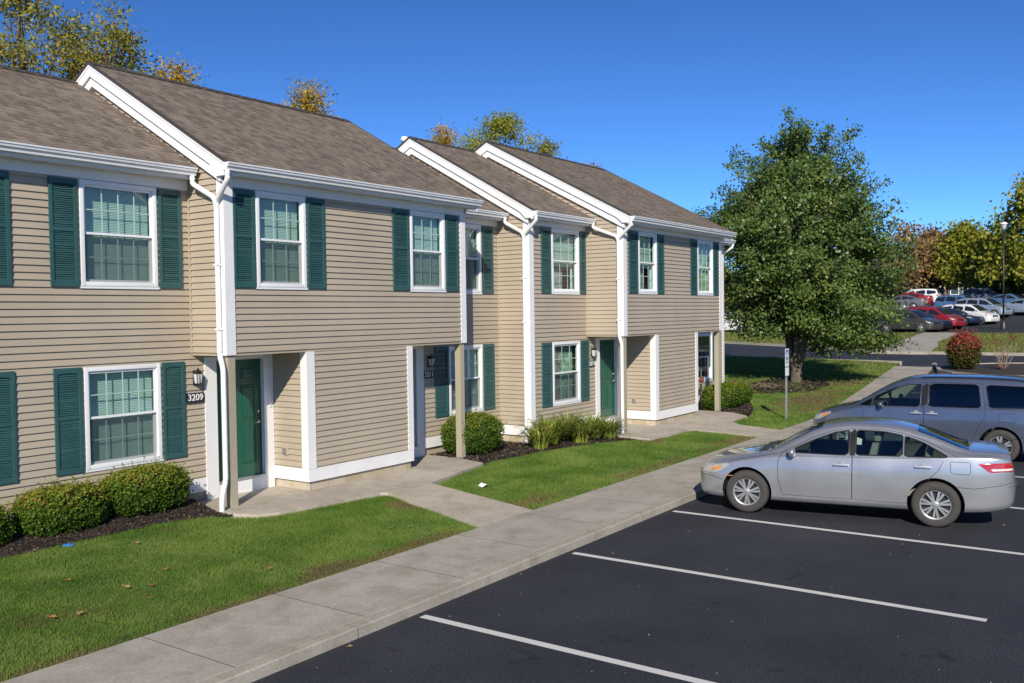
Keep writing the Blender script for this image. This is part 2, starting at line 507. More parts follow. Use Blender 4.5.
# frieze boards, soffits, gutters per front
def eave(x0, x1, yf, gx0, gx1, key, zoff=0.0):
    ye, ze = ROOFS[key][2], ROOFS[key][3]
    mb = MB(); mb.box(x0, yf-.028, 5.232, x1, yf-.001, ZS-.012+zoff); mb.build('frieze_board', M['white'], BLD)
    mb = MB()
    mb.box(x0-.0, ye+.05, ZS-.01+zoff, x1+.0, yf+.03, ZS+.012+zoff)
    mb.box(gx0+.01, ye+.035, ZS-.02+zoff, gx1-.01, ye+.05, ze-.005)     # fascia
    mb.build('soffit', M['gutter'], BLD)
    # K-style gutter
    g = MB(); yo = ye+.035; zt = ze-.012
    prof = [(yo, zt), (yo-.13, zt), (yo-.13, zt-.022), (yo-.118, zt-.028), (yo-.112, zt-.06), (yo-.085, zt-.085), (yo-.08, zt-.118), (yo-.0, zt-.118)]
    inner = [(yo-.006, zt-.004), (yo-.122, zt-.004)]
    g.prism(prof, 0, gx0, gx1)
    # hollow look: dark trough line on top
    g.box(gx0+.01, yo-.12, zt, gx1-.01, yo-.008, zt+.0015, 1)
    g.build('gutter', [M['gutter'], M['drip']], BLD)
eave(XA0, XB0-.03, YA, XA0-.25, XB0-.10, 'A')
eave(XB0+.0, XB1+.0, YB, XB0-.19, XB1+.20, 'B')
eave(XB1+.03, XC0-.03, YA, XB1+.04, XC0-.09, 'A2', -.03)
eave(XC0, XD0-.03, YC, XC0-.20, XD0-.09, 'C', -.04)
eave(XD0, XD1, YD, XD0-.20, XD1+.22, 'D', -.04)
eave(XD1+.03, XE1, YC, XD1+.04, XE1+.20, 'E', -.04)

# roofs
def roof(key):
    x0, x1, ye, ze, yr, zr = ROOFS[key]
    m = (zr-ze)/(yr-ye)
    mb = MB(); dy = ROW; y = ye; rr = random.Random(key); tones = []
    lift = 0.014
    n = int(round((yr-ye)/dy))
    for i in range(n):
        ya, yb = ye+i*dy, ye+(i+1)*dy
        za, zb = ze+m*(ya-ye), ze+m*(yb-ye)
        # each course: tabs with slightly different thickness
        xx = x0
        while xx < x1-1e-6:
            w = rr.choice((0.075, 0.10, 0.13, 0.17)); xe = min(x1, xx+w)
            if x1-xe < 0.04: xe = x1
            l = lift + rr.choice((0.0, 0.0, 0.005)); tone = rr.choice((.1, .35, .5, .6, .9))+rr.uniform(-.1, .1); tones += [tone]*8
            mb.quad((xx, ya, za+l), (xe, ya, za+l), (xe, yb+.01, zb+.003), (xx, yb+.01, zb+.003))
            mb.quad((xx, ya, za-.004), (xe, ya, za-.004), (xe, ya, za+l), (xx, ya, za+l))
            xx = xe
    # back slope and underside
    ybk = 2*yr-ye if key in 'BD' else 19.35
    zbk = zr-m*(ybk-yr)
    mb.quad((x0, yr, zr+.004), (x1, yr, zr+.004), (x1, ybk, zbk), (x0, ybk, zbk))
    o = mb.build('roof', M['shingle'], BLD, fix=False)
    tones += [.5]*4; at_ = o.data.attributes.new('rnd', 'FLOAT', 'POINT'); at_.data.foreach_set('value', tones)
    # deck edge (dark drip edge) and ridge cap as sub-parts
    d = MB(); t = 0.035
    for xa, xb in ((x0-.012, x0+.012), (x1-.012, x1+.012)):
        if (key in ('A', 'A2', 'C', 'E') and xb > x1) and key != 'E': continue
        if key == 'A2' or (key == 'E' and xa < x0): continue
        for (y0, z0, y1, z1) in ((ye-.02, ze-.011, yr, zr), (yr, zr, ybk, zbk)):
            d.add([(xa, y0, z0-t), (xb, y0, z0-t), (xb, y1, z1-t), (xa, y1, z1-t), (xa, y0, z0+.014), (xb, y0, z0+.014), (xb, y1, z1+.014), (xa, y1, z1+.014)],
                  [(0,3,2,1),(4,5,6,7),(0,1,5,4),(1,2,6,5),(2,3,7,6),(3,0,4,7)])
    d.box(x0, ye-.015, ze-.03, x1, ye+.002, ze-.006)
    d.build('drip_edge', M['drip'], o)
    c = MB(); xx = x0+.02; k = 0
    while xx < x1-.05:
        xe = min(x1, xx+.21); h = .012+.0015*(k % 2)
        for s in (-1, 1):
            c.quad((xx, yr, zr+h+.012), (xe, yr, zr+h), (xe, yr+s*.15, zr-m*.15+h), (xx, yr+s*.15, zr-m*.15+h+.012))
        c.quad((xx, yr-.15, zr-m*.15), (xx, yr, zr), (xx, yr, zr+h+.012), (xx, yr-.15, zr-m*.15+h+.012))
        xx = xe-.0; k += 1
    c.build('ridge_cap', M['ridge'], o, fix=False)
for k in ROOFS: roof(k)

# rakes: outer board, inner frieze, soffit, return box
def rake(key, xw, sx):
    x0, x1, ye, ze, yr, zr = ROOFS[key]
    m = (zr-ze)/(yr-ye); xo = xw+sx*0.125
    ybk = 2*yr-ye
    def strip(mb, xa, xb, top, bot, y0, y1, mi=0):
        """board following the slope between y0,y1, vertical offsets top/bot below the roof line"""
        z = lambda y: zr-m*abs(y-yr)
        ys = [y0] + ([yr] if y0 < yr < y1 else []) + [y1]
        for a, b in zip(ys[:-1], ys[1:]):
            vs = [(xa, a, z(a)-bot), (xb, a, z(a)-bot), (xb, b, z(b)-bot), (xa, b, z(b)-bot), (xa, a, z(a)-top), (xb, a, z(a)-top), (xb, b, z(b)-top), (xa, b, z(b)-top)]
            mb.add(vs, [(0,3,2,1),(4,5,6,7),(0,1,5,4),(1,2,6,5),(2,3,7,6),(3,0,4,7)], mi)
    mb = MB()
    yf = ye+.295
    strip(mb, xo, xo-sx*.025, .025, .245, ye+.01, ybk-.1)
    strip(mb, xo-sx*.002+sx*.012, xo-sx*.02+sx*.012, .022, .085, ye+.0, ybk-.1)
    mb.build('rake_board', M['white'], BLD)
    mb = MB()
    strip(mb, xo-sx*.03, xw, .225, .24, ye+.05, ybk-.15)
    strip(mb, xw+sx*.085, xw+sx*.001, .252, .415, yf-.03, ybk-.5)
    mb.build('rake_frieze', M['white'], BLD)
    # eave return: closes the end of the eave
    z = lambda y: zr-m*abs(y-yr)
    mb = MB()
    mb.prism([(ye+.03, ZS-.03), (yf, ZS-.03), (yf+.18, z(yf+.18)-.235), (yf, z(yf)-.235), (ye+.03, z(ye+.03)-.235+.12)], 0, xo+sx*.004, xo-sx*.03)
    mb.prism([(ye+.03, ZS-.03), (yf-.04, ZS-.03), (yf-.04, ZS-.01), (ye+.03, ZS-.01)], 0, xo-sx*.03, xw)
    mb.build('eave_return', M['white'], BLD)
rake('B', XB0, -1); rake('B', XB1, 1); rake('C', XC0, -1); rake('D', XD0, -1); rake('D', XD1, 1); rake('E', XE1, 1); rake('A', XA0, -1)

# ------------------------------------------------------------------ windows
def window(x0, x1, z0, z1, yf, cols=3, kind='blind', screen=True, label=None):
    fw = 0.062
    mb = MB()
    yo, yi = yf-.038, yf+.07
    mb.bbox(x0, yo, z0, x0+fw, yi, z1, .006); mb.bbox(x1-fw, yo, z0, x1, yi, z1, .006)
    mb.bbox(x0+fw-.004, yo+.002, z1-fw, x1-fw+.004, yi, z1-.001, .006); mb.bbox(x0+fw-.004, yo+.002, z0+.001, x1-fw+.004, yi, z0+fw, .006)
    mb.box(x0-.025, yo+.008, z0-.035, x1+.025, yf+.01, z0-.001)   # J-channel sill
    w = mb.build('window', M['vinyl'], BLD, angle=40)
    if label: w['label'] = label
    zm = (z0+z1)/2
    ax0, ax1 = x0+fw, x1-fw
    def sash(za, zb, y, name):
        s = MB(); t = .036
        s.box(ax0+.001, y, za, ax0+t, y+.03, zb); s.box(ax1-t, y, za, ax1-.001, y+.03, zb)
        s.box(ax0+t, y+.001, zb-t, ax1-t, y+.029, zb-.001); s.box(ax0+t, y+.001, za+.001, ax1-t, y+.029, za+t)
        s.build('sash', M['vinyl'], w)
        g = MB(); g.quad((ax0+t-.004, y+.014, za+t-.004), (ax1-t+.004, y+.014, za+t-.004), (ax1-t+.004, y+.014, zb-t+.004), (ax0+t-.004, y+.014, zb-t+.004))
        g.build('pane', M['glass'], w, fix=False)
        mt = MB(); b = .008
        for c in range(1, cols):
            xc = ax0+t+(ax1-ax0-2*t)*c/cols
            mt.box(xc-b, y+.006, za+t, xc+b, y+.012, zb-t)
        zc = (za+zb)/2
        mt.box(ax0+t, y+.007, zc-b, ax1-t, y+.0115, zc+b)
        mt.build('muntin', M['muntin'], w)
    sash(zm-.018, z1-fw, yf-.008, 'upper')
    lo = z0+fw
    sash(lo, zm+.018, yf+.026, 'lower')
    if screen:
        s = MB(); s.quad((ax0+.004, yf+.005, lo+.002), (ax1-.004, yf+.005, lo+.002), (ax1-.004, yf+.005, zm-.02), (ax0+.004, yf+.005, zm-.02))
        s.build('insect_screen', M['screen'], w, fix=False)
    if kind == 'blind':
        b = MB(); siding(b, yf+.115, 'F', ax0+.004, ax1-.004, lo+.002, z1-fw-.002, expo=.024, lip=.012, base=.0)
        b.build('blind', M['blind'], w, fix=False)
        b = MB(); b.box(x0+.01, yf+.13, z0, x1-.01, yf+.14, z1); b.build('backing', M['dark'], w)
    else:
        r = MB()
        yb = yf+.75
        r.quad((x0-.3, yb, z0-.4), (x1+.3, yb, z0-.4), (x1+.3, yb, z1+.1), (x0-.3, yb, z1+.1))
        r.quad((x0-.3, yf+.08, z0-.4), (x0-.3, yb, z0-.4), (x0-.3, yb, z1+.1), (x0-.3, yf+.08, z1+.1))
        r.quad((x1+.3, yf+.08, z0-.4), (x1+.3, yb, z0-.4), (x1+.3, yb, z1+.1), (x1+.3, yf+.08, z1+.1))
        r.quad((x0-.3, yf+.08, z0-.4), (x1+.3, yf+.08, z0-.4), (x1+.3, yb, z0-.4), (x0-.3, yb, z0-.4))
        r.quad((x0-.3, yf+.08, z1+.1), (x1+.3, yf+.08, z1+.1), (x1+.3, yb, z1+.1), (x0-.3, yb, z1+.1))
        r.build('room', M['dark'], w, fix=False)
        def curtain(u0, u1, za, zb, m, y=.13, amp=.022, wl=.085):
            c = MB(); n = max(8, int((u1-u0)/.012)); pts = []
            for i in range(n+1):
                u = u0+(u1-u0)*i/n
                pts.append((u, yf+y+amp*math.sin(2*math.pi*u/wl)+.4*amp*math.sin(2*math.pi*u/wl*.37+1)))
            for i in range(n):
                (a, ya), (b_, yb_) = pts[i], pts[i+1]
                c.quad((a, ya, za), (b_, yb_, za), (b_, yb_, zb), (a, ya, zb))
            c.build('curtain', m, w, smooth=True, fix=False)
        W = x1-x0
        if kind == 'patterned':
            curtain(x0+.06, x0+W*.42, lo, z1-.06, M['cur_red'])
            curtain(x0+W*.40, x1-.06, lo, z1-.06, M['cur_green'], y=.16)
        elif kind == 'gold':
            curtain(x0+.06, x1-.06, lo, z1-.06, M['cur_gold'])
        elif kind == 'half':
            b = MB(); siding(b, yf+.115, 'F', ax0+.004, ax1-.004, zm-.14, z1-fw-.002, expo=.024, lip=.012, base=.0)
            b.build('blind', M['blind'], w, fix=False)
            curtain(x0+.06, x0+W*.27, lo, zm-.1, M['cur_white'])
            curtain(x0+W*.32, x0+W*.68, lo, zm-.1, M['cur_grey'], y=.22)
            curtain(x1-W*.12, x1-.06, lo, zm-.1, M['cur_white'])
    return w

M['muntin'] = mat('muntin_tinted_white', (0.42, 0.55, 0.53), 0.4, 0.03, 4)
M['cur_red'] = mat('curtain_dusty_red', (0.30, 0.12, 0.13), 0.8, 0.6, 9.0, col2=(0.45, 0.36, 0.34))
M['cur_green'] = mat('curtain_sage', (0.12, 0.2, 0.12), 0.8, 0.5, 7.0, col2=(0.5, 0.55, 0.42))
M['cur_gold'] = mat('curtain_gold_leaf', (0.32, 0.30, 0.14), 0.8, 0.4, 8.0, col2=(0.62, 0.60, 0.45))
M['cur_white'] = mat('curtain_white', (0.75, 0.74, 0.74), 0.8, 0.05, 6.0)
M['cur_grey'] = mat('curtain_mauve', (0.32, 0.28, 0.30), 0.8, 0.2, 8.0)

for wdw in W_A: window(*wdw, YA, cols=4)
for wdw in W_A2: window(*wdw, YA, cols=4)
for wdw in W_B: window(*wdw, YB, cols=3)
window(*W_C[0], YC, cols=3, kind='half', screen=False, label='upper window with raised blind and curtains in the dark lower half')
window(*W_C[1], YC, cols=3, kind='patterned', screen=True, label='ground floor window with red and green patterned curtains')
window(*W_D[0], YD, cols=3, kind='half', screen=False)
window(*W_D[1], YD, cols=3, kind='gold', screen=False, label='upper window with gold leaf patterned curtains')
window(*W_E[0], YC, cols=3, kind='dark', screen=False)

# ------------------------------------------------------------------ shutters
def shutter(x0, x1, z0, z1, yf):
    mb = MB(); st = .052; y0, y1 = yf-.044, yf-.012
    zm = z0+(z1-z0)*.53
    mb.bbox(x0, y0, z0, x0+st, y1, z1, .004); mb.bbox(x1-st, y0, z0, x1, y1, z1, .004)
    for (a, b) in ((z0, z0+.085), (zm-.03, zm+.03), (z1-.075, z1)):
        mb.box(x0+st, y0+.002, a+.001, x1-st, y1, b-.001)
    # arched top rail hint
    n = 8
    for i in range(n):
        ua = x0+st+(x1-x0-2*st)*i/n; ub = x0+st+(x1-x0-2*st)*(i+1)/n
        h = lambda u: .018*(abs((u-(x0+x1)/2))/((x1-x0)/2-st))**2
        mb.box(ua, y0+.003, z1-.076-h((ua+ub)/2), ub, y1, z1-.074)
    for (a, b) in ((z0+.085, zm-.03), (zm+.03, z1-.075)):
        siding(mb, y1-.001, 'F', x0+st, x1-st, a, b, expo=.031, lip=.022, base=.004)
    mb.build('shutter', M['shutter'], BLD, fix=False)
SZU = (3.67, 5.21); SZL = (0.985, 2.505)
for (x0, x1) in ((6.81, 7.225), (8.535, 8.93), (5.875, 6.27), (4.15, 4.565), (2.475, 2.87), (0.75, 1.165)):
    shutter(x0, x1, *SZU, YA); shutter(x0, x1, *SZL, YA)
for (x0, x1) in ((9.25, 9.665), (10.775, 11.17), (12.89, 13.355), (14.465, 14.86)): shutter(x0, x1, *SZU, YB)
for (x0, x1) in ((15.11, 15.56), (16.84, 17.25)):
    shutter(x0, x1, *SZU, YA); shutter(x0, x1, *SZL, YA)
for (x0, x1) in ((17.95, 18.365), (19.685, 19.965)): shutter(x0, x1, *SZU, YC)
for (x0, x1) in ((17.93, 18.365), (19.685, 20.08)): shutter(x0, x1, *SZL, YC)
for (x0, x1) in ((20.27, 20.745), (21.835, 22.21), (23.89, 24.325), (25.475, 25.84)): shutter(x0, x1, *SZU, YD)
shutter(27.885, 28.31, *SZL, YC); shutter(26.25, 26.645, *SZL, YC)

# ------------------------------------------------------------------ doors
def door(x0, x1, z0, z1, yf, hinge_left=True):
    y = yf+.045
    mb = MB(); mb.box(x0+.004, y, z0+.01, x1-.004, y+.045, z1-.004)
    W = x1-x0
    cx = [x0+W*.14, x0+W*.46, x0+W*.54, x0+W*.86]
    rows = [(z0+.22, z0+.88), (z0+.98, z0+1.58), (z0+1.67, z0+1.90)]
    for (xa, xb) in ((cx[0], cx[1]), (cx[2], cx[3])):
        for (za, zb) in rows:
            # moulded raised panel: groove ring + bevelled field
            for k, (ins, yy0, yy1) in enumerate(((0, 0, -.007),)):
                mb.add([(xa, y-.0005, za), (xb, y-.0005, za), (xb, y-.0005, zb), (xa, y-.0005, zb),
                        (xa+.016, y-.011, za+.016), (xb-.016, y-.011, za+.016), (xb-.016, y-.011, zb-.016), (xa+.016, y-.011, zb-.016),
                        (xa+.03, y-.003, za+.03), (xb-.03, y-.003, za+.03), (xb-.03, y-.003, zb-.03), (xa+.03, y-.003, zb-.03),
                        (xa+.06, y-.013, za+.06), (xb-.06, y-.013, za+.06), (xb-.06, y-.013, zb-.06), (xa+.06, y-.013, zb-.06)],
                       [(0,1,5,4),(1,2,6,5),(2,3,7,6),(3,0,4,7),(4,5,9,8),(5,6,10,9),(6,7,11,10),(7,4,8,11),(8,9,13,12),(9,10,14,13),(10,11,15,14),(11,8,12,15),(12,13,14,15)])
    d = mb.build('door', M['door'], BLD, fix=False)
    hx = x1-.075 if hinge_left else x0+.075
    sg = -1 if hinge_left else 1
    h = MB(); h.lathe([(0, -.012), (.03, -.012), (.03, 0.0), (.012, .002), (.012, .0)], 16, 'y', (hx, y-.004, z0+.92))
    h.tube([(hx, y-.008, z0+.92), (hx, y-.055, z0+.92), (hx+sg*.03, y-.06, z0+.92), (hx+sg*.115, y-.056, z0+.918)], .0105, 8)
    h.build('handle', M['brass'], d, smooth=True)
    k = MB(); k.lathe([(0, -.022), (.022, -.02), (.028, -.004), (.028, .0)], 16, 'y', (hx, y-.001, z0+1.1)); k.build('deadbolt', M['brass'], d, smooth=True)
    k = MB(); k.lathe([(0, -.012), (.009, -.01), (.012, 0)], 10, 'y', ((x0+x1)/2, y-.001, z0+1.5)); k.build('peephole', M['brass'], d, smooth=True)
    return d
def door_trim(x0, x1, z0, z1, yf, tl, tr, low=.19):
    mb = MB(); a = yf-.034
    mb.box(tl, a, low+.02, x0, yf+.04, z1+.07)
    mb.box(x1, a, low+.02, tr, yf+.04, z1+.07)
    mb.box(x0-.0, a+.003, z1, x1+.0, yf+.04, z1+.068)
    mb.box(x0, yf-.03, low+.02, x1, yf+.03, z0-.03)
    mb.build('door_trim', M['white'], BLD)
    s = MB(); s.bbox(x0+.001, yf-.045, z0-.03, x1-.001, yf+.09, z0+.006, .005); s.build('threshold', M['steel'], BLD)
    j = MB(); j.box(x0, yf+.04, z0, x0+.004, yf+.1, z1); j.box(x1-.004, yf+.04, z0, x1, yf+.1, z1); j.build('door_jamb', M['white'], BLD)
    b = MB(); b.box(x0-.1, yf+.101, z0-.1, x1+.1, yf+.12, z1+.1); b.build('door_backing', M['dark'], BLD)
door(*D_A, YA); door_trim(*D_A, YA, 9.31, BB0-.019)
door(*D_A2, YA, False); door_trim(*D_A2, YA, BB1+.019, 14.74)
door(*D_C, YC); door_trim(*D_C, YC, 20.42, DB0-.019)
door(*D_E, YC, False); door_trim(*D_E, YC, DB1+.019, 25.66)

# ------------------------------------------------------------------ porch posts
def post(x, y, z0=0.205):
    mb = MB(); mb.bbox(x-.07, y-.07, z0, x+.07, y+.07, ZB-.031, .006)
    mb.build('porch_post', M['post'], BLD)
post(XB0+.085, YB+.075, .19); post(XB1-.09, YB+.075); post(XD0+.085, YD+.075); post(XD1-.09, YD+.075)

# ------------------------------------------------------------------ downspouts (with branch to each gutter)
RECT = [(-.038, -.028), (.038, -.028), (.038, .028), (-.038, .028)]
def downspout(path, name='downspout'):
    mb = MB()
    # rounded elbows: subdivide corners
    P = [Vector(p) for p in path]; out = [P[0]]
    for i in range(1, len(P)-1):
        a = (P[i-1]-P[i]); b = (P[i+1]-P[i]); r = min(.07, a.length*.45, b.length*.45)
        p0 = P[i]+a.normalized()*r; p1 = P[i]+b.normalized()*r
        for k in range(5):
            t = k/4; out.append(p0*(1-t)**2 + P[i]*2*t*(1-t) + p1*t*t)
    out.append(P[-1])
    mb.tube(out, .042, 10)
    return mb
def spouts(xw, yf, ya_e, ze, foot, low_out=True):
    """xw wall plane (-X face), front corner yf; joins own gutter (front) and the lower roof's gutter behind"""
    xs = xw-.075; ys = yf+.085
    mb = downspout([(xw-.16, yf-.32, 5.43), (xw-.16, yf-.32, 5.30), (xs, ys, 5.0), (xs, ys, 4.6)])
    mb2 = downspout([(xw-.16, ya_e, 5.43), (xw-.16, ya_e, 5.30), (xs, ys+.05, 5.06), (xs, ys, 4.95), (xs, ys, 4.6)])
    mb3 = downspout(foot(xs, ys))
    for q in (mb2, mb3):
        b = len(mb.v); mb.v += q.v; mb.f += [tuple(b+i for i in f) for f in q.f]; mb.m += q.m
    # straps
    for z in (4.0, 3.0): mb.box(xs-.046, ys-.046, z, xw-.015, ys+.046, z+.025)
    mb.build('downspout', M['vinyl'], BLD, angle=50)
spouts(XB0, YB, 12.5+.035-.06, 5.5, lambda xs, ys: [(xs, ys, 4.65), (xs, ys, 2.62), (xs-.015, ys-.10, 2.40), (xs-.015, ys-.10, .66), (xs-.12, ys-.15, .46), (xs-.15, ys-.17, .36), (xs-.15, ys-.17, .14)])
spouts(XC0, YC, 12.5+.035-.06, 5.5, lambda xs, ys: [(xs, ys, 4.65), (xs, ys, .22)])
spouts(XD0, YD, 11.625+.035-.06, 5.5, lambda xs, ys: [(xs, ys, 4.65), (xs, ys, 2.62), (xs-.015, ys-.08, 2.42), (xs-.015, ys-.08, .2)])
mb = downspout([(XE1+.12, YC-.30, 5.40), (XE1+.12, YC-.30, 5.28), (XE1+.075, YC+.12, 5.02), (XE1+.075, YC+.12, .3)]); mb.build('downspout', M['vinyl'], BLD, angle=50)

# outlet covers on the bump side walls, light switch on the trim, roof vent
for (x, y, z) in ((BB0, 12.49, .86), (DB0, 11.47, .86)):
    mb = MB(); mb.bbox(x-.03, y-.075, z-.07, x-.012, y+.075, z+.09, .004, 0); mb.bbox(x-.055, y-.045, z-.045, x-.03, y+.045, z+.055, .008, 1)
    mb.build('outlet_cover', [M['tan'], M['steel']], BLD)
for (x, y) in ((10.63, YA-.034), (21.62, YC-.034)):
    mb = MB(); mb.bbox(x-.03, y-.012, 1.62, x+.03, y-.001, 1.74, .003); mb.bbox(x-.012, y-.018, 1.665, x+.012, y-.012, 1.695, .002); mb.build('doorbell', M['vinyl'], BLD)
mb = MB(); mb.lathe([(0.05, 0), (0.05, .28), (.0, .28)], 14, c=(17.86, 16.0, 7.45)); mb.lathe([(0, .34), (.08, .33), (.10, .27), (.09, .2), (.05, .2)], 14, c=(17.86, 16.0, 7.45))
mb.build('vent_pipe', M['vinyl'], BLD, smooth=True)
# ------------------------------------------------------------------ lanterns and house numbers (fixed to the wall, each a thing of its own)
def lantern_proto(name, loc, label):
    t = empty(name, loc, 0, label, 'wall lamp', 'wall lanterns beside the entrance doors')
    b = MB(); b.bbox(-.06, -.018, -.17, .06, .0, .12, .006); b.tube([(0, -.01, .06), (0, -.07, .10), (0, -.10, .085)], .012, 8)
    b.build('back_plate', M['lantern'], t, angle=40)
    c = MB()
    for sx in (-1, 1):
        for sy in (-1, 1):
            c.tube([(sx*.052, -.105+sy*.052, -.13), (sx*.072, -.105+sy*.072, .05)], .007, 5)
    c.box(-.06, -.165, -.15, .06, -.045, -.13); c.box(-.0045, -.177, -.13, .0045, -.165, .05)
    c.build('cage', M['lantern'], t)
    p = MB(); p.lathe([(0, .165), (.018, .16), (.022, .135), (.05, .12), (.10, .058), (.10, .05), (0, .05)], 4, c=(0, 0, 0))
    ca = MB(); a = math.pi/4
    for v in p.v: ca.v.append((v[0]*math.cos(a)-v[1]*math.sin(a), v[0]*math.sin(a)+v[1]*math.cos(a)-.105, v[2]))
    ca.f = p.f; ca.m = p.m
    ca.build('cap', M['lantern'], t)
    g = MB()
    k0, k1 = .048, .068
    vs = [(-k0, -.105-k0, -.128), (k0, -.105-k0, -.128), (k0, -.105+k0, -.128), (-k0, -.105+k0, -.128), (-k1, -.105-k1, .048), (k1, -.105-k1, .048), (k1, -.105+k1, .048), (-k1, -.105+k1, .048)]
    g.add(vs, [(0,1,5,4),(1,2,6,5),(2,3,7,6),(3,0,4,7)])
    g.build('glass', M['lantern_glass'], t, fix=False)
    t.scale = (.8, .68, .84)
    return t
L0 = lantern_proto('wall_lantern', (9.14, YA-.02, 2.25), 'dark metal wall lantern above the black house number plate reading 3209')
for loc, lab in (((14.93, YA-.02, 2.22), 'dark metal wall lantern in porch shade beside the dark blue-green shutter'),
                 ((20.25, YC-.02, 2.20), 'small wall lantern left of the far green door behind the day lilies')):
    c = copy_tree(L0); c.location = loc; c['label'] = lab

def text_mesh(s, size, ext=0.002, bold=0.0):
    cu = bpy.data.curves.new('txt', 'FONT'); cu.body = s; cu.size = size; cu.extrude = ext; cu.bevel_depth = bold; cu.bevel_resolution = 0
    cu.align_x = 'CENTER'; cu.align_y = 'CENTER'
    o = bpy.data.objects.new('txt', cu); COL.objects.link(o)
    dg = bpy.context.evaluated_depsgraph_get(); dg.update()
    me = bpy.data.meshes.new_from_object(o.evaluated_get(dg))
    bpy.data.objects.remove(o); bpy.data.curves.remove(cu)
    return me
def number(txt, x, y, z, label):
    t = empty('house_number_sign', (x, y, z), 0, label, 'number sign', 'house number plates by the doors')
    p = MB(); p.bbox(-.165, -.022, -.078, .165, -.006, .078, .004); p.build('plate', M['plaque'], t)
    me = text_mesh(txt, .145, .001, .0028); me.name = 'digits'; me.materials.clear(); me.materials.append(M['white'])
    d = link('digits', me, t); d.rotation_euler = (R(90), 0, 0); d.location = (0, -.026, 0)
number('3209', 9.115, YA-.025, 1.91, 'black house number plate reading 3209 in white digits')
number('3211', 14.90, YA-.015, 1.925, 'black house number plate reading 3211 in the shaded porch')
number('3213', 20.21, YC-.015, 1.90, 'black house number plate reading 3213 by the far green door')
# ------------------------------------------------------------------ terrain helper
def terr(x):
    return max(0.0, x-28.0)*0.03+.10*min(12, max(0, x-87)) if x > 29 else (0.0 if x < 27 else .0075*(x-27)**2)
def bend(x):
    return 0.0 if x < 24 else (.0133*(x-24)**2 if x < 28 else .2128+.1064*(x-28))
KY = 6.503; SWY = 8.075
def gz(x, y):
    """lawn level"""
    t = min(1.0, max(0.0, (y-SWY-bend(x))/3.8))
    return .098+.09*t+terr(x)

def sheet(name, poly, zf, m, step=1.0, parent=None, wob=0.0, kind='structure', skirtz=None, seed=1):
    bm = bmesh.new()
    rr = random.Random(seed)
    pts = []
    n = len(poly)
    for i in range(n):
        a = Vector(poly[i][:2]); b = Vector(poly[(i+1) % n][:2])
        wobble = wob if len(poly[i]) < 3 else poly[i][2]
        L = (b-a).length; k = max(1, int(L/.18)) if wobble > 0 else 1
        nrm = Vector((-(b-a).y, (b-a).x)).normalized() if L > 0 else Vector((0, 0))
        ph = rr.uniform(0, 6)
        for j in range(k):
            t = j/k
            off = 0 if j == 0 else wobble*(math.sin(t*L*2.3+ph)*.6+rr.uniform(-.5, .5))
            pts.append(a.lerp(b, t)+nrm*off)
    vs = [bm.verts.new((q.x, q.y, 0)) for q in pts]
    f = bm.faces.new(vs)
    if f.normal.z < 0: f.normal_flip()
    xs = [q.x for q in pts]; ys = [q.y for q in pts]
    for ax, lo, hi in ((0, min(xs), max(xs)), (1, min(ys), max(ys))):
        v = math.floor(lo/step)*step+step
        while v < hi:
            co = (v, 0, 0) if ax == 0 else (0, v, 0); no = (1, 0, 0) if ax == 0 else (0, 1, 0)
            bmesh.ops.bisect_plane(bm, geom=bm.verts[:]+bm.edges[:]+bm.faces[:], plane_co=co, plane_no=no)
            v += step
    bmesh.ops.triangulate(bm, faces=[f for f in bm.faces if len(f.verts) > 4])
    for v in bm.verts: v.co.z = zf(v.co.x, v.co.y)
    if skirtz is not None:
        ed = [e for e in bm.edges if e.is_boundary]
        r = bmesh.ops.extrude_edge_only(bm, edges=ed)
        for v in r['geom']:
            if isinstance(v, bmesh.types.BMVert): v.co.z -= skirtz
    bmesh.ops.recalc_face_normals(bm, faces=bm.faces[:])
    up = sum(f.normal.z*f.calc_area() for f in bm.faces)
    if up < 0: bmesh.ops.reverse_faces(bm, faces=bm.faces[:])
    me = bpy.data.meshes.new(name); bm.to_mesh(me); bm.free()
    me.materials.append(m)
    o = link(name, me, parent)
    if kind: o['kind'] = kind
    return o

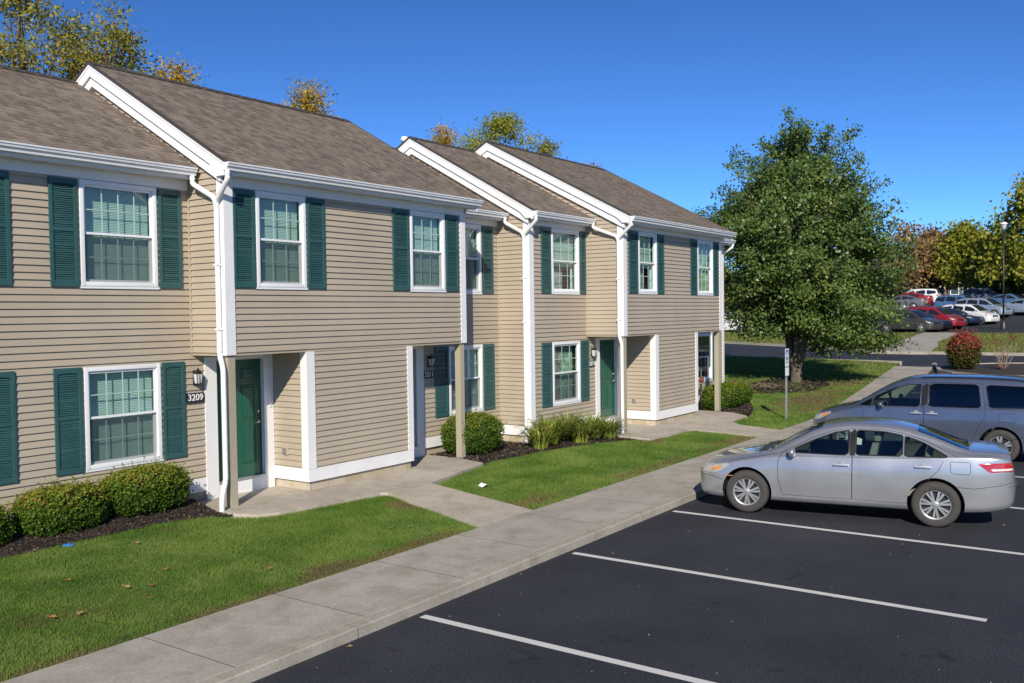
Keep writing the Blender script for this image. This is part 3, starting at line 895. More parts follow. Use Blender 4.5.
# ------------------------------------------------------------------ ground materials
def asphalt_mat():
    m, nt, b = new_mat('sealed_asphalt')
    tc = N(nt, 'ShaderNodeTexCoord')
    n1 = N(nt, 'ShaderNodeTexNoise'); n1.inputs['Scale'].default_value = .55; n1.inputs['Detail'].default_value = 7; n1.inputs['Roughness'].default_value = .7
    n2 = N(nt, 'ShaderNodeTexNoise'); n2.inputs['Scale'].default_value = 48; n2.inputs['Detail'].default_value = 4; n2.inputs['Roughness'].default_value = .75
    n3 = N(nt, 'ShaderNodeTexNoise'); n3.inputs['Scale'].default_value = 2.4; n3.inputs['Detail'].default_value = 4; n3.inputs['Distortion'].default_value = 1.2
    for n in (n1, n2, n3): nt.links.new(tc.outputs['Object'], n.inputs['Vector'])
    r1 = N(nt, 'ShaderNodeValToRGB'); r1.color_ramp.elements[0].position = .32; r1.color_ramp.elements[1].position = .7
    r1.color_ramp.elements[0].color = rgb((.0250, .0272, .0345)); r1.color_ramp.elements[1].color = rgb((.043, .0460, .0555))
    nt.links.new(n1.outputs['Fac'], r1.inputs['Fac'])
    r3 = N(nt, 'ShaderNodeValToRGB'); r3.color_ramp.elements[0].position = .27; r3.color_ramp.elements[1].position = .36
    r3.color_ramp.elements[0].color = (.45, .45, .45, 1); r3.color_ramp.elements[1].color = (1, 1, 1, 1)
    nt.links.new(n3.outputs['Fac'], r3.inputs['Fac'])
    mx = N(nt, 'ShaderNodeMix', data_type='RGBA'); mx.blend_type = 'MULTIPLY'; mx.inputs['Factor'].default_value = .75
    nt.links.new(r1.outputs['Color'], mx.inputs['A']); nt.links.new(r3.outputs['Color'], mx.inputs['B'])
    r2 = N(nt, 'ShaderNodeValToRGB'); r2.color_ramp.elements[0].position = .35; r2.color_ramp.elements[1].position = .72
    r2.color_ramp.elements[0].color = (.35, .35, .35, 1); r2.color_ramp.elements[1].color = (1.9, 1.9, 1.9, 1)
    nt.links.new(n2.outputs['Fac'], r2.inputs['Fac'])
    m2 = N(nt, 'ShaderNodeMix', data_type='RGBA'); m2.blend_type = 'MULTIPLY'; m2.inputs['Factor'].default_value = 1
    nt.links.new(mx.outputs['Result'], m2.inputs['A']); nt.links.new(r2.outputs['Color'], m2.inputs['B'])
    nt.links.new(m2.outputs['Result'], b.inputs['Base Color'])
    b.inputs['Roughness'].default_value = .8; b.inputs['Specular IOR Level'].default_value = .3
    bp = N(nt, 'ShaderNodeBump'); bp.inputs['Strength'].default_value = .5; bp.inputs['Distance'].default_value = .006
    nt.links.new(n2.outputs['Fac'], bp.inputs['Height']); nt.links.new(bp.outputs['Normal'], b.inputs['Normal'])
    return m
M['asphalt'] = asphalt_mat()

def concrete_mat(name, c0, c1):
    m, nt, b = new_mat(name)
    tc = N(nt, 'ShaderNodeTexCoord')
    n1 = N(nt, 'ShaderNodeTexNoise'); n1.inputs['Scale'].default_value = 1.1; n1.inputs['Detail'].default_value = 9; n1.inputs['Roughness'].default_value = .72
    n2 = N(nt, 'ShaderNodeTexNoise'); n2.inputs['Scale'].default_value = 38; n2.inputs['Detail'].default_value = 5; n2.inputs['Roughness'].default_value = .75
    n3 = N(nt, 'ShaderNodeTexNoise'); n3.inputs['Scale'].default_value = 3.1; n3.inputs['Detail'].default_value = 6; n3.inputs['Distortion'].default_value = .6
    for n in (n1, n2, n3): nt.links.new(tc.outputs['Object'], n.inputs['Vector'])
    r1 = N(nt, 'ShaderNodeValToRGB'); r1.color_ramp.elements[0].position = .33; r1.color_ramp.elements[1].position = .68
    r1.color_ramp.elements[0].color = rgb(c0); r1.color_ramp.elements[1].color = rgb(c1)
    nt.links.new(n1.outputs['Fac'], r1.inputs['Fac'])
    r3 = N(nt, 'ShaderNodeValToRGB'); r3.color_ramp.elements[0].position = .36; r3.color_ramp.elements[1].position = .52
    r3.color_ramp.elements[0].color = (.87, .86, .84, 1); r3.color_ramp.elements[1].color = (1, 1, 1, 1)
    nt.links.new(n3.outputs['Fac'], r3.inputs['Fac'])
    r2 = N(nt, 'ShaderNodeValToRGB'); r2.color_ramp.elements[0].position = .3; r2.color_ramp.elements[1].position = .7
    r2.color_ramp.elements[0].color = (.76, .76, .76, 1); r2.color_ramp.elements[1].color = (1.18, 1.18, 1.18, 1)
    nt.links.new(n2.outputs['Fac'], r2.inputs['Fac'])
    mx = N(nt, 'ShaderNodeMix', data_type='RGBA'); mx.blend_type = 'MULTIPLY'; mx.inputs['Factor'].default_value = 1
    nt.links.new(r1.outputs['Color'], mx.inputs['A']); nt.links.new(r3.outputs['Color'], mx.inputs['B'])
    m2 = N(nt, 'ShaderNodeMix', data_type='RGBA'); m2.blend_type = 'MULTIPLY'; m2.inputs['Factor'].default_value = 1
    nt.links.new(mx.outputs['Result'], m2.inputs['A']); nt.links.new(r2.outputs['Color'], m2.inputs['B'])
    nt.links.new(m2.outputs['Result'], b.inputs['Base Color'])
    b.inputs['Roughness'].default_value = .85; b.inputs['Specular IOR Level'].default_value = .25
    bp = N(nt, 'ShaderNodeBump'); bp.inputs['Strength'].default_value = .35; bp.inputs['Distance'].default_value = .004
    nt.links.new(n2.outputs['Fac'], bp.inputs['Height']); nt.links.new(bp.outputs['Normal'], b.inputs['Normal'])
    return m
M['concrete'] = concrete_mat('sidewalk_concrete', (.325, .295, .247), (.47, .435, .372))
M['concrete2'] = concrete_mat('walkway_concrete', (.39, .345, .28), (.53, .48, .40))
M['kerb'] = concrete_mat('kerb_concrete', (.315, .285, .235), (.46, .42, .35))
M['joint'] = mat('joint_dirt', (.07, .062, .05), .95, .3, 20)
M['soil'] = mat('lawn_soil', (.035, .065, .012), .95, .3, 5.0, bump=.4, bscale=30, col2=(.08, .075, .03))
M['mulch_base'] = mat('mulch_base', (.035, .026, .022), .95, .4, 14.0, bump=1.0, bscale=45)
M['far_grass'] = mat('far_grass', (.055, .075, .018), .95, .25, .5, bump=.5, bscale=8, col2=(.12, .105, .04))
def paint_mat():
    m, nt, b = new_mat('worn_white_paint')
    tc = N(nt, 'ShaderNodeTexCoord')
    n1 = N(nt, 'ShaderNodeTexNoise'); n1.inputs['Scale'].default_value = 28; n1.inputs['Detail'].default_value = 6; n1.inputs['Roughness'].default_value = .8
    n2 = N(nt, 'ShaderNodeTexNoise'); n2.inputs['Scale'].default_value = 2; n2.inputs['Detail'].default_value = 3
    for n in (n1, n2): nt.links.new(tc.outputs['Object'], n.inputs['Vector'])
    a = N(nt, 'ShaderNodeMath', operation='MULTIPLY_ADD'); a.inputs[1].default_value = .5
    nt.links.new(n2.outputs['Fac'], a.inputs[0]); nt.links.new(n1.outputs['Fac'], a.inputs[2])
    r = N(nt, 'ShaderNodeValToRGB'); r.color_ramp.elements[0].position = .46; r.color_ramp.elements[1].position = .64
    r.color_ramp.elements[0].color = rgb((.17, .168, .165)); r.color_ramp.elements[1].color = rgb((.62, .61, .58))
    nt.links.new(a.outputs[0], r.inputs['Fac']); nt.links.new(r.outputs['Color'], b.inputs['Base Color'])
    b.inputs['Roughness'].default_value = .7
    return m
M['paint'] = paint_mat()

# ------------------------------------------------------------------ sheets
def z_base(x, y): return terr(x)-.09
g = sheet('ground', [(-400, -400), (700, -400), (700, 700), (-400, 700)], lambda x, y: (max(0, min(x, 135)-28)*.03-.3 if x < 130 else terr(135)-.1) if x > 20 else -.12, M['far_grass'], step=27.0)
pl = sheet('parking_lot', [(-30, -50), (127, -50), (127, 75), (-30, 75)], lambda x, y: terr(x), M['asphalt'], step=4.0)

# parking stall lines
S0 = 7.306; ST = 3.05
def stripe(x, y0, y1, w=.105):
    n = 10
    mb = MB()
    for i in range(n):
        a = y0+(y1-y0)*i/n; b = y0+(y1-y0)*(i+1)/n
        mb.quad((x-w/2, a, terr(x)+.004), (x+w/2, a, terr(x)+.004), (x+w/2, b, terr(x)+.004), (x-w/2, b, terr(x)+.004))
    o = mb.build('parking_line', M['paint'], None, fix=False); o['kind'] = 'structure'
for k in range(-1, 10):
    xx = S0+ST*k
    stripe(xx, 1.471, 6.407+bend(xx))

# sidewalk slabs with tooled joints
def strip_slabs(name, xs, yl, yh, zf, m, drop=.25, gap=.006):
    mb = MB()
    for a, b in zip(xs[:-1], xs[1:]):
        n = 3
        g0 = gap
        c = .012
        for i in range(n):
            p = a+g0+(b-a-2*g0)*i/n; q = a+g0+(b-a-2*g0)*(i+1)/n
            ya0, ya1, yb0, yb1 = yl(p), yh(p), yl(q), yh(q)
            za, zb = zf(p), zf(q)
            mb.quad((p, ya0+c, za), (q, yb0+c, zb), (q, yb1, zb), (p, ya1, za))
            mb.quad((p, ya0, za-c), (q, yb0, zb-c), (q, yb0+c, zb), (p, ya0+c, za))
            mb.quad((p, ya0, za-drop), (q, yb0, zb-drop), (q, yb0, zb-c), (p, ya0, za-c))
            mb.quad((p, ya1, za), (q, yb1, zb), (q, yb1, zb-drop), (p, ya1, za-drop))
            if i == 0: mb.quad((p, ya0, za-.02), (p, ya1, za-.02), (p, ya1, za), (p, ya0+c, za), 1)
            if i == n-1: mb.quad((q, yb0, zb-.02), (q, yb1, zb-.02), (q, yb1, zb), (q, yb0+c, zb), 1)
        # joint floor
        mb.quad((b-g0, yl(b)+.002, zf(b)-.014), (b+g0, yl(b)+.002, zf(b)-.014), (b+g0, yh(b), zf(b)-.014), (b-g0, yh(b), zf(b)-.014), 1)
    o = mb.build(name, [m, M['joint']], None, fix=False); o['kind'] = 'structure'
    return o
joints = [5.10+1.62*k for k in range(-12, 25)]
strip_slabs('sidewalk', joints, lambda x: KY+.155+bend(x), lambda x: SWY+bend(x), lambda x: .113+terr(x), M['concrete'])
kj = [3.4+3.05*k for k in range(-7, 15)]
strip_slabs('kerb', kj, lambda x: KY+bend(x), lambda x: KY+.153+bend(x), lambda x: .114+terr(x), M['kerb'], gap=.003)

def zslab(x, y):
    t = min(1, max(0, (y-SWY)/2.5)); return .116+.101*t
sheet('walkway', [(8.86, 12.9), (8.86, 11.55), (9.0, 11.15), (9.3, 11.0), (11.24, 10.75), (11.33, 10.66), (11.27, 10.4), (10.48, SWY+.003), (11.86, SWY+.003), (12.37, 10.6), (14.6, 11.12), (14.85, 11.9), (14.85, 12.9)], zslab, M['concrete2'], 0.6, skirtz=.15)
sheet('walkway', [(19.55, 12.0), (19.5, 10.4), (19.6, 9.95), (20.2, 9.89), (21.5, 9.89), (21.77, 9.83), (21.70, SWY+.003), (23.25, SWY+.003), (23.4, 9.25), (23.9, 9.65), (25.3, 9.75), (25.7, 10.3), (25.8, 12.0)], zslab, M['concrete2'], 0.6, skirtz=.15)
sheet('walkway', [(-6, SWY+.003), (-4.5, SWY+.003), (-4.2, 10.3), (-3, 10.8), (-3, 12.8), (-7, 12.8)], zslab, M['concrete2'], 0.8, skirtz=.15)

LAWNS = {
 'near': [(-4.45, SWY+.004), (10.46, SWY+.004), (11.24, 10.41), (11.295, 10.64), (11.22, 10.71), (9.28, 10.96), (8.97, 11.12, .03), (8.55, 11.75, .03), (7.9, 11.98, .03), (5.6, 11.93, .03), (-2.9, 11.9), (-2.97, 10.8), (-4.17, 10.3)],
 'middle': [(11.89, SWY+.004), (21.67, SWY+.004), (21.74, 9.8), (21.5, 9.86), (20.2, 9.86, .03), (19.6, 10.2, .03), (18.4, 10.75, .03), (16.8, 11.05, .03), (14.88, 11.2), (14.62, 11.09), (12.41, 10.57)],
}
LAWN3 = [(23.28, SWY+.004), (28, SWY+bend(28)+.004), (34, SWY+bend(34)+.004), (40, SWY+bend(40)+.004), (45.55, SWY+bend(45.5)+.004), (45.75, 11), (46.2, 15), (47.0, 19.4), (49, 30), (51, 40), (-25, 40), (-25, 18.97), (XE1+.05, 18.97), (XE1+.05, 12.35), (29.4, 12.0, .03), (28.6, 10.9, .03), (27.2, 10.25, .03), (25.83, 9.85), (25.32, 9.72), (23.93, 9.62), (23.43, 9.22)]
SOIL = {}
for nm, pg in LAWNS.items(): SOIL[nm] = sheet('lawn', pg, gz, M['soil'], 0.5, skirtz=.12, seed=3)
SOIL['far'] = sheet('lawn', LAWN3, gz, M['soil'], 1.0, skirtz=.2, seed=5)
# mulch beds
BED1 = [(-2.9, 11.88), (5.6, 11.91, .03), (7.9, 11.96, .03), (8.55, 11.73, .03), (8.84, 11.5), (8.84, 12.83), (-2.9, 12.83)]
BED2 = [(14.62, 11.13), (14.87, 11.22), (16.8, 11.07, .03), (18.4, 10.77, .03), (19.5, 10.25, .03), (19.48, 11.95), (17.4, 11.95), (17.4, 12.83), (14.87, 12.83)]
BED3 = [(25.83, 9.87), (27.2, 10.27, .03), (28.6, 10.92, .03), (29.4, 12.02), (XE1+.04, 12.3), (XE1+.04, 11.95), (25.83, 11.95)]
def mound(x, y): return gz(x, y)+.012+(.13*min(1, max(0, (y-11.92)/.45)) if x < 9 else 0)
for bd in (BED1, BED2, BED3): sheet('mulch_bed', bd, mound, M['mulch_base'], .15 if bd is BED1 else .4)
# ring of bare mulch under the big tree
ring = [(33.9+2.7*math.cos(a)*(1+.12*math.sin(3*a)), 11.6+1.55*math.sin(a)*(1+.1*math.cos(2*a))) for a in [2*math.pi*k/28 for k in range(28)]]
sheet('mulch_bed', ring, lambda x, y: gz(x, y)+.03, M['mulch_base'], .5)
# kerb along the near side of the road, and the far lawn with its own kerb and walk
def kerb_line(path, w=.16, h=.14, name='kerb'):
    mb = MB(); pts = []
    for a, b in zip(path[:-1], path[1:]):
        n = max(1, int((Vector(b)-Vector(a)).length/1.5))
        pts += [Vector(a).lerp(Vector(b), i/n) for i in range(n)]
    pts.append(Vector(path[-1]))
    mb.sweep([(p.x, p.y, terr(p.x)) for p in pts], [(-w/2, -.2), (w/2, -.2), (w/2, h), (-w/2, h)], flip=False)
    o = mb.build(name, M['kerb'], None); o['kind'] = 'structure'
kerb_line([(45.63, 10.1), (45.9, 11), (46.35, 15), (47.15, 19.4), (49.15, 30), (51.1, 40)], h=.20)
FAR = [(52.6, -8), (52.55, 3), (52.7, 9), (53.2, 12), (54.5, 15), (56.8, 18.5), (59.6, 23.5), (62.5, 30), (65, 40), (75, 41), (73, 26), (71.3, 16), (70.8, 9), (70.5, -8)]
sheet('lawn', FAR, lambda x, y: terr(x)+.12, M['far_grass'], 2.0, skirtz=.2)
kerb_line([(52.5, -8), (52.45, 3), (52.6, 9), (53.1, 12), (54.4, 15), (56.7, 18.5), (59.5, 23.5), (62.4, 30), (64.9, 40)], h=.15)
# far walk crossing that lawn
wp = [(52.35, 13.2), (52.3, 10.2), (57, 10.6), (61, 11.4), (71, 11.7), (71.2, 14.2), (61.2, 13.6), (57, 13.4)]
sheet('far_sidewalk', wp, lambda x, y: terr(x)+.16, M['concrete'], 2.0, skirtz=.15)
# planted island at the end of the parking row
ISL = [(40.6, 4.8), (40.8, 6.0), (41.4, 7.0), (42.3, 7.7), (43.5, 8.0), (44.5, 7.8), (45.4, 7.1), (46.1, 6.1), (46.5, 4.8), (46.8, 1), (46.8, -6), (41, -6)]
sheet('mulch_bed', ISL, lambda x, y: terr(x)+.13, M['mulch_base'], 1.0, skirtz=.2)
sheet('lawn', [(41.3, 3.2), (46.2, 3.4), (46.5, -5.7), (41.3, -5.7)], lambda x, y: terr(x)+.15, M['far_grass'], 1.0)
kerb_line([(40.5, -6), (40.5, 4.8), (40.7, 6.0), (41.3, 7.1), (42.2, 7.8), (43.5, 8.1), (44.6, 7.9), (45.5, 7.2), (46.2, 6.2), (46.6, 4.8), (46.95, 1), (46.95, -6)], h=.16)

# ------------------------------------------------------------------ grass blades
def grass_mat():
    m, nt, b = new_mat('grass_blades')
    at = N(nt, 'ShaderNodeAttribute'); at.attribute_name = 'rnd'
    ge = N(nt, 'ShaderNodeNewGeometry')
    no = N(nt, 'ShaderNodeTexNoise'); no.inputs['Scale'].default_value = .9; no.inputs['Detail'].default_value = 6; no.inputs['Roughness'].default_value = .65
    nt.links.new(ge.outputs['Position'], no.inputs['Vector'])
    ad = N(nt, 'ShaderNodeMath', operation='MULTIPLY_ADD'); ad.inputs[1].default_value = .30
    nt.links.new(at.outputs['Fac'], ad.inputs[0]); nt.links.new(no.outputs['Fac'], ad.inputs[2])
    rp = N(nt, 'ShaderNodeValToRGB'); cr = rp.color_ramp
    for p, c in ((.40, (.058, .138, .016)), (.60, (.124, .232, .032)), (.78, (.235, .32, .070))):
        e = cr.elements.new(p); e.color = rgb(c)
    cr.elements.remove(cr.elements[0]); cr.elements.remove(cr.elements[-1])
    nt.links.new(ad.outputs[0], rp.inputs['Fac'])
    dry = N(nt, 'ShaderNodeAttribute'); dry.attribute_name = 'dry'
    mx = N(nt, 'ShaderNodeMix', data_type='RGBA'); mx.inputs['B'].default_value = rgb((.27, .19, .075))
    nt.links.new(dry.outputs['Fac'], mx.inputs['Factor']); nt.links.new(rp.outputs['Color'], mx.inputs['A'])
    nt.links.new(mx.outputs['Result'], b.inputs['Base Color'])
    b.inputs['Roughness'].default_value = .55; b.inputs['Specular IOR Level'].default_value = .25
    tr = N(nt, 'ShaderNodeBsdfTranslucent'); nt.links.new(mx.outputs['Result'], tr.inputs['Color'])
    ms = N(nt, 'ShaderNodeMixShader'); ms.inputs['Fac'].default_value = .35
    nt.links.new(b.outputs['BSDF'], ms.inputs[1]); nt.links.new(tr.outputs['BSDF'], ms.inputs[2])
    nt.links.new(ms.outputs['Shader'], nt.nodes['Material Output'].inputs['Surface'])
    return m
M['grass'] = grass_mat()

def inside(poly, X, Y):
    n = len(poly); c = np.zeros(len(X), bool)
    j = n-1
    for i in range(n):
        xi, yi = poly[i][:2]; xj, yj = poly[j][:2]
        cond = ((yi > Y) != (yj > Y)) & (X < (xj-xi)*(Y-yi)/(yj-yi+1e-12)+xi)
        c ^= cond; j = i
    return c
def vnoise(X, Y, s, seed):
    g = np.random.default_rng(seed).random((64, 64))
    x = X*s; y = Y*s
    xi = np.floor(x).astype(int); yi = np.floor(y).astype(int); fx = x-xi; fy = y-yi
    fx = fx*fx*(3-2*fx); fy = fy*fy*(3-2*fy)
    a = g[xi % 64, yi % 64]; b = g[(xi+1) % 64, yi % 64]; c = g[xi % 64, (yi+1) % 64]; d = g[(xi+1) % 64, (yi+1) % 64]
    return (a*(1-fx)+b*fx)*(1-fy)+(c*(1-fx)+d*fx)*fy
def set_attr(me, name, arr):
    a = me.attributes.new(name, 'FLOAT', 'POINT'); a.data.foreach_set('value', np.ascontiguousarray(arr, dtype=np.float32))
def raw_mesh(name, V, nper, m):
    """V (n*nper,3) polygons of nper verts each"""
    me = bpy.data.meshes.new(name); nv = len(V); nf = nv//nper
    me.vertices.add(nv); me.vertices.foreach_set('co', np.ascontiguousarray(V, dtype=np.float32).ravel())
    me.loops.add(nv); me.loops.foreach_set('vertex_index', np.arange(nv, dtype=np.int32))
    me.polygons.add(nf); me.polygons.foreach_set('loop_start', np.arange(0, nv, nper, dtype=np.int32))
    me.update(calc_edges=True); me.validate()
    me.materials.append(m)
    return me
TERR_NP = lambda X: np.where(X > 29, (X-28)*.03+.10*np.clip(X-87, 0, 12), np.where(X < 27, 0, .0075*(np.maximum(X, 27)-27)**2))
BEND_NP = lambda X: np.where(X < 24, 0, np.where(X < 28, .0133*(X-24)**2, .2128+.1064*(X-28)))
def gz_np(X, Y): return .098+.09*np.clip((Y-SWY-BEND_NP(X))/3.8, 0, 1)+TERR_NP(X)
# bare, dry patches: (x,y,rx,ry,strength)
DRY = [(7.7, 8.22, .9, .26, 1.0), (9.0, 8.2, 1.3, .15, .8), (6.2, 8.15, 1.0, .10, .6), (11.0, 9.9, .35, .35, .9), (12.5, 8.5, .6, .35, .8), (20.8, 8.3, 1.2, .3, .8), (19.6, 9.9, .9, .25, .9),
       (31, 9.6, 3.5, .8, .85), (36, 10.0, 3, .7, .75), (29, 8.9, 2, .4, .7), (4.5, 8.15, 1.2, .08, .6), (16.5, 8.3, 2.5, .15, .5), (30.5, 13.2, 2.0, .7, .8)]
def grass(name, poly, dens, h, w, label, bb=None, zf=gz_np, seed=1, out=(), base_dry=0.0):
    rg = np.random.default_rng(seed)
    xs = [p[0] for p in poly]; ys = [p[1] for p in poly]
    x0, x1, y0, y1 = bb if bb else (min(xs), max(xs), min(ys), max(ys))
    n = int((x1-x0)*(y1-y0)*dens)
    X = rg.uniform(x0, x1, n); Y = rg.uniform(y0, y1, n)
    # ragged edge: test with a small jitter so blades hang over the border a little
    k = inside(poly, X+rg.normal(0, .018, n), Y+rg.normal(0, .018, n))
    for ex in out: k &= ~inside(ex, X, Y)
    X = X[k]; Y = Y[k]
    dry = np.zeros(len(X))+base_dry*rg.uniform(.3, 1, len(X))
    for (cx, cy, rx, ry, s) in DRY:
        d = np.sqrt(((X-cx)/rx)**2+((Y-cy)/ry)**2)+(vnoise(X, Y, 3.1, 5)-.5)*1.1
        dry = np.maximum(dry, s*np.clip(1.25-d, 0, 1))
    dry = np.maximum(dry, np.clip((vnoise(X, Y, 1.3, 8)-.90)*3, 0, .3))
    dry = np.where(rg.random(len(X)) < .045, .8, dry)
    keep = rg.random(len(X)) > dry*.62
    X, Y, dry = X[keep], Y[keep], dry[keep]; n = len(X)
    Z = zf(X, Y)
    lush = vnoise(X, Y, .7, 3)*.6+vnoise(X, Y, 2.7, 4)*.4
    H = h*(.55+.75*lush)*rg.uniform(.6, 1.3, n)*(1-.45*dry)
    a = rg.uniform(0, 2*np.pi, n); lean = rg.uniform(.1, .9, n)*H
    la = rg.uniform(0, 2*np.pi, n)
    W = w*rg.uniform(.6, 1.2, n)
    V = np.empty((n, 3, 3))
    V[:, 0] = np.stack([X-np.cos(a)*W, Y-np.sin(a)*W, Z-.004], 1)
    V[:, 1] = np.stack([X+np.cos(a)*W, Y+np.sin(a)*W, Z-.004], 1)
    V[:, 2] = np.stack([X+np.cos(la)*lean, Y+np.sin(la)*lean, Z+H], 1)
    me = raw_mesh(name, V.reshape(-1, 3), 3, M['grass'])
    set_attr(me, 'rnd', np.repeat(rg.random(n)*.7+.3*lush, 3)); set_attr(me, 'dry', np.repeat(np.clip(dry*1.3*rg.uniform(.5, 1.2, n), 0, 1), 3))
    o = link(name, me); tag(o, label, 'grass', kind='stuff')
    return o
grass('grass', LAWNS['near'], 9000, .036, .0040, 'mown green grass strip between the front sidewalk and the left mulch bed', bb=(2.2, 11.3, SWY, 12.0), seed=1)
grass('grass', LAWNS['near'], 600, .05, .010, 'mown green grass at the far left of the front lawn', bb=(-4.4, 2.2, SWY, 12.0), seed=9)
grass('grass', LAWNS['middle'], 5200, .040, .0052, 'mown green grass patch between the two front walkways', seed=2)
grass('grass', LAWN3, 1400, .055, .010, 'grass around the parking sign and the big tree', bb=(23, 36, SWY, 17), seed=4)
grass('grass', LAWN3, 350, .08, .018, 'sunlit grass beside the road beyond the big tree', bb=(36, 50, SWY, 34), seed=5, base_dry=.25)
grass('grass', FAR, 110, .10, .035, 'far lawn strip on the other side of the road', bb=(52.3, 75, -8, 41), zf=lambda X, Y: TERR_NP(X)+.12, seed=6, out=(wp,), base_dry=.55)

# mulch chips
def chips(polys, dens, s, label, off=.012, seed=1):
    rg = np.random.default_rng(seed); out = []; rn = []
    for poly in polys:
        xs = [p[0] for p in poly]; ys = [p[1] for p in poly]
        n = int((max(xs)-min(xs))*(max(ys)-min(ys))*dens)
        X = rg.uniform(min(xs), max(xs), n); Y = rg.uniform(min(ys), max(ys), n)
        k = inside(poly, X+rg.normal(0, .02, n), Y+rg.normal(0, .02, n)); X = X[k]; Y = Y[k]; n = len(X)
        Z = gz_np(X, Y)+off+rg.uniform(0, .02, n)+np.where(X < 9, .13*np.clip((Y-11.92)/.45, 0, 1), 0)
        a = rg.uniform(0, 2*np.pi, n); L = s*rg.uniform(.5, 1.6, n); W = s*.3*rg.uniform(.5, 1.3, n)
        t = rg.normal(0, .35, n)*L; t2 = rg.normal(0, .5, n)*W
        ca, sa = np.cos(a), np.sin(a)
        V = np.empty((n, 4, 3))
        for i, (u, v) in enumerate(((-1, -1), (1, -1), (1, 1), (-1, 1))):
            V[:, i] = np.stack([X+u*L*ca-v*W*sa, Y+u*L*sa+v*W*ca, Z+u*t+v*t2], 1)
        out.append(V.reshape(-1, 3)); rn.append(np.repeat(rg.random(n), 4))
    me = raw_mesh('mulch', np.concatenate(out), 4, M['chips']); set_attr(me, 'rnd', np.concatenate(rn))
    tag(link('mulch', me), label, 'mulch', kind='stuff')
M['chips'] = leaf_mat('mulch_chips', [(0, (.022, .016, .014)), (.55, (.060, .045, .038)), (.86, (.115, .088, .07)), (1, (.24, .18, .12))], 0.0, .9, .1)
chips([[(max(2.5, p[0]), p[1]) for p in BED1]], 2600, .017, 'dark shredded bark mulch under the clipped left shrubs', seed=1)
chips([BED2], 1500, .022, 'dark shredded bark mulch around the rounded shrub and day lilies', seed=2)
chips([BED3], 700, .03, 'dark shredded bark mulch at the far building corner', seed=3)
chips([ring], 260, .05, 'bark mulch ring under the big tree', off=.03, seed=4)
# ------------------------------------------------------------------ foliage
def leaves(name, Cn, size, m, rg, nrm=None, aspect=.62, droop=0.0, rnd=None, parent=None, jit=1.0):
    """folded leaf quads at centres Cn"""
    n = len(Cn)
    a = rg.normal(0, 1, (n, 3)); a[:, 2] -= droop
    a /= np.linalg.norm(a, axis=1)[:, None]+1e-9
    b = rg.normal(0, 1, (n, 3))
    if nrm is not None:
        b = nrm+b*.55*jit
    b -= (b*a).sum(1)[:, None]*a
    b /= np.linalg.norm(b, axis=1)[:, None]+1e-9
    c = np.cross(a, b)
    L = size*rg.uniform(.6, 1.3, n)[:, None]*.5; W = L*aspect
    V = np.empty((n, 4, 3))
    V[:, 0] = Cn-a*L; V[:, 1] = Cn+c*W+b*L*.18-a*L*.1; V[:, 2] = Cn+a*L; V[:, 3] = Cn-c*W+b*L*.18-a*L*.1
    me = raw_mesh(name, V.reshape(-1, 3), 4, m)
    set_attr(me, 'rnd', np.repeat(rg.random(n) if rnd is None else np.clip(rnd, 0, 1), 4))
    return link(name, me, parent)

def bark_mat(name, c0, c1):
    m = mat(name, c0, .9, .1, 5, bump=.6, bscale=18, col2=c1, stretch=(1, 1, .3)); return m
M['bark'] = bark_mat('grey_brown_bark', (.085, .065, .05), (.17, .14, .11))

def limb(mb, a, b, r0, r1, rr, n=5, sag=.1, seg=6):
    a = Vector(a); b = Vector(b); L = (b-a).length
    pts = []; off = Vector((rr.uniform(-1, 1), rr.uniform(-1, 1), rr.uniform(.2, 1)))*L*sag
    for i in range(n+1):
        t = i/n
        pts.append(a.lerp(b, t)+off*(4*t*(1-t))*.5+Vector((rr.uniform(-1, 1), rr.uniform(-1, 1), rr.uniform(-1, 1)))*L*.015*(0 < i < n))
    mb.tube(pts, r0, seg, radii=[r0+(r1-r0)*i/n for i in range(n+1)])
    return pts

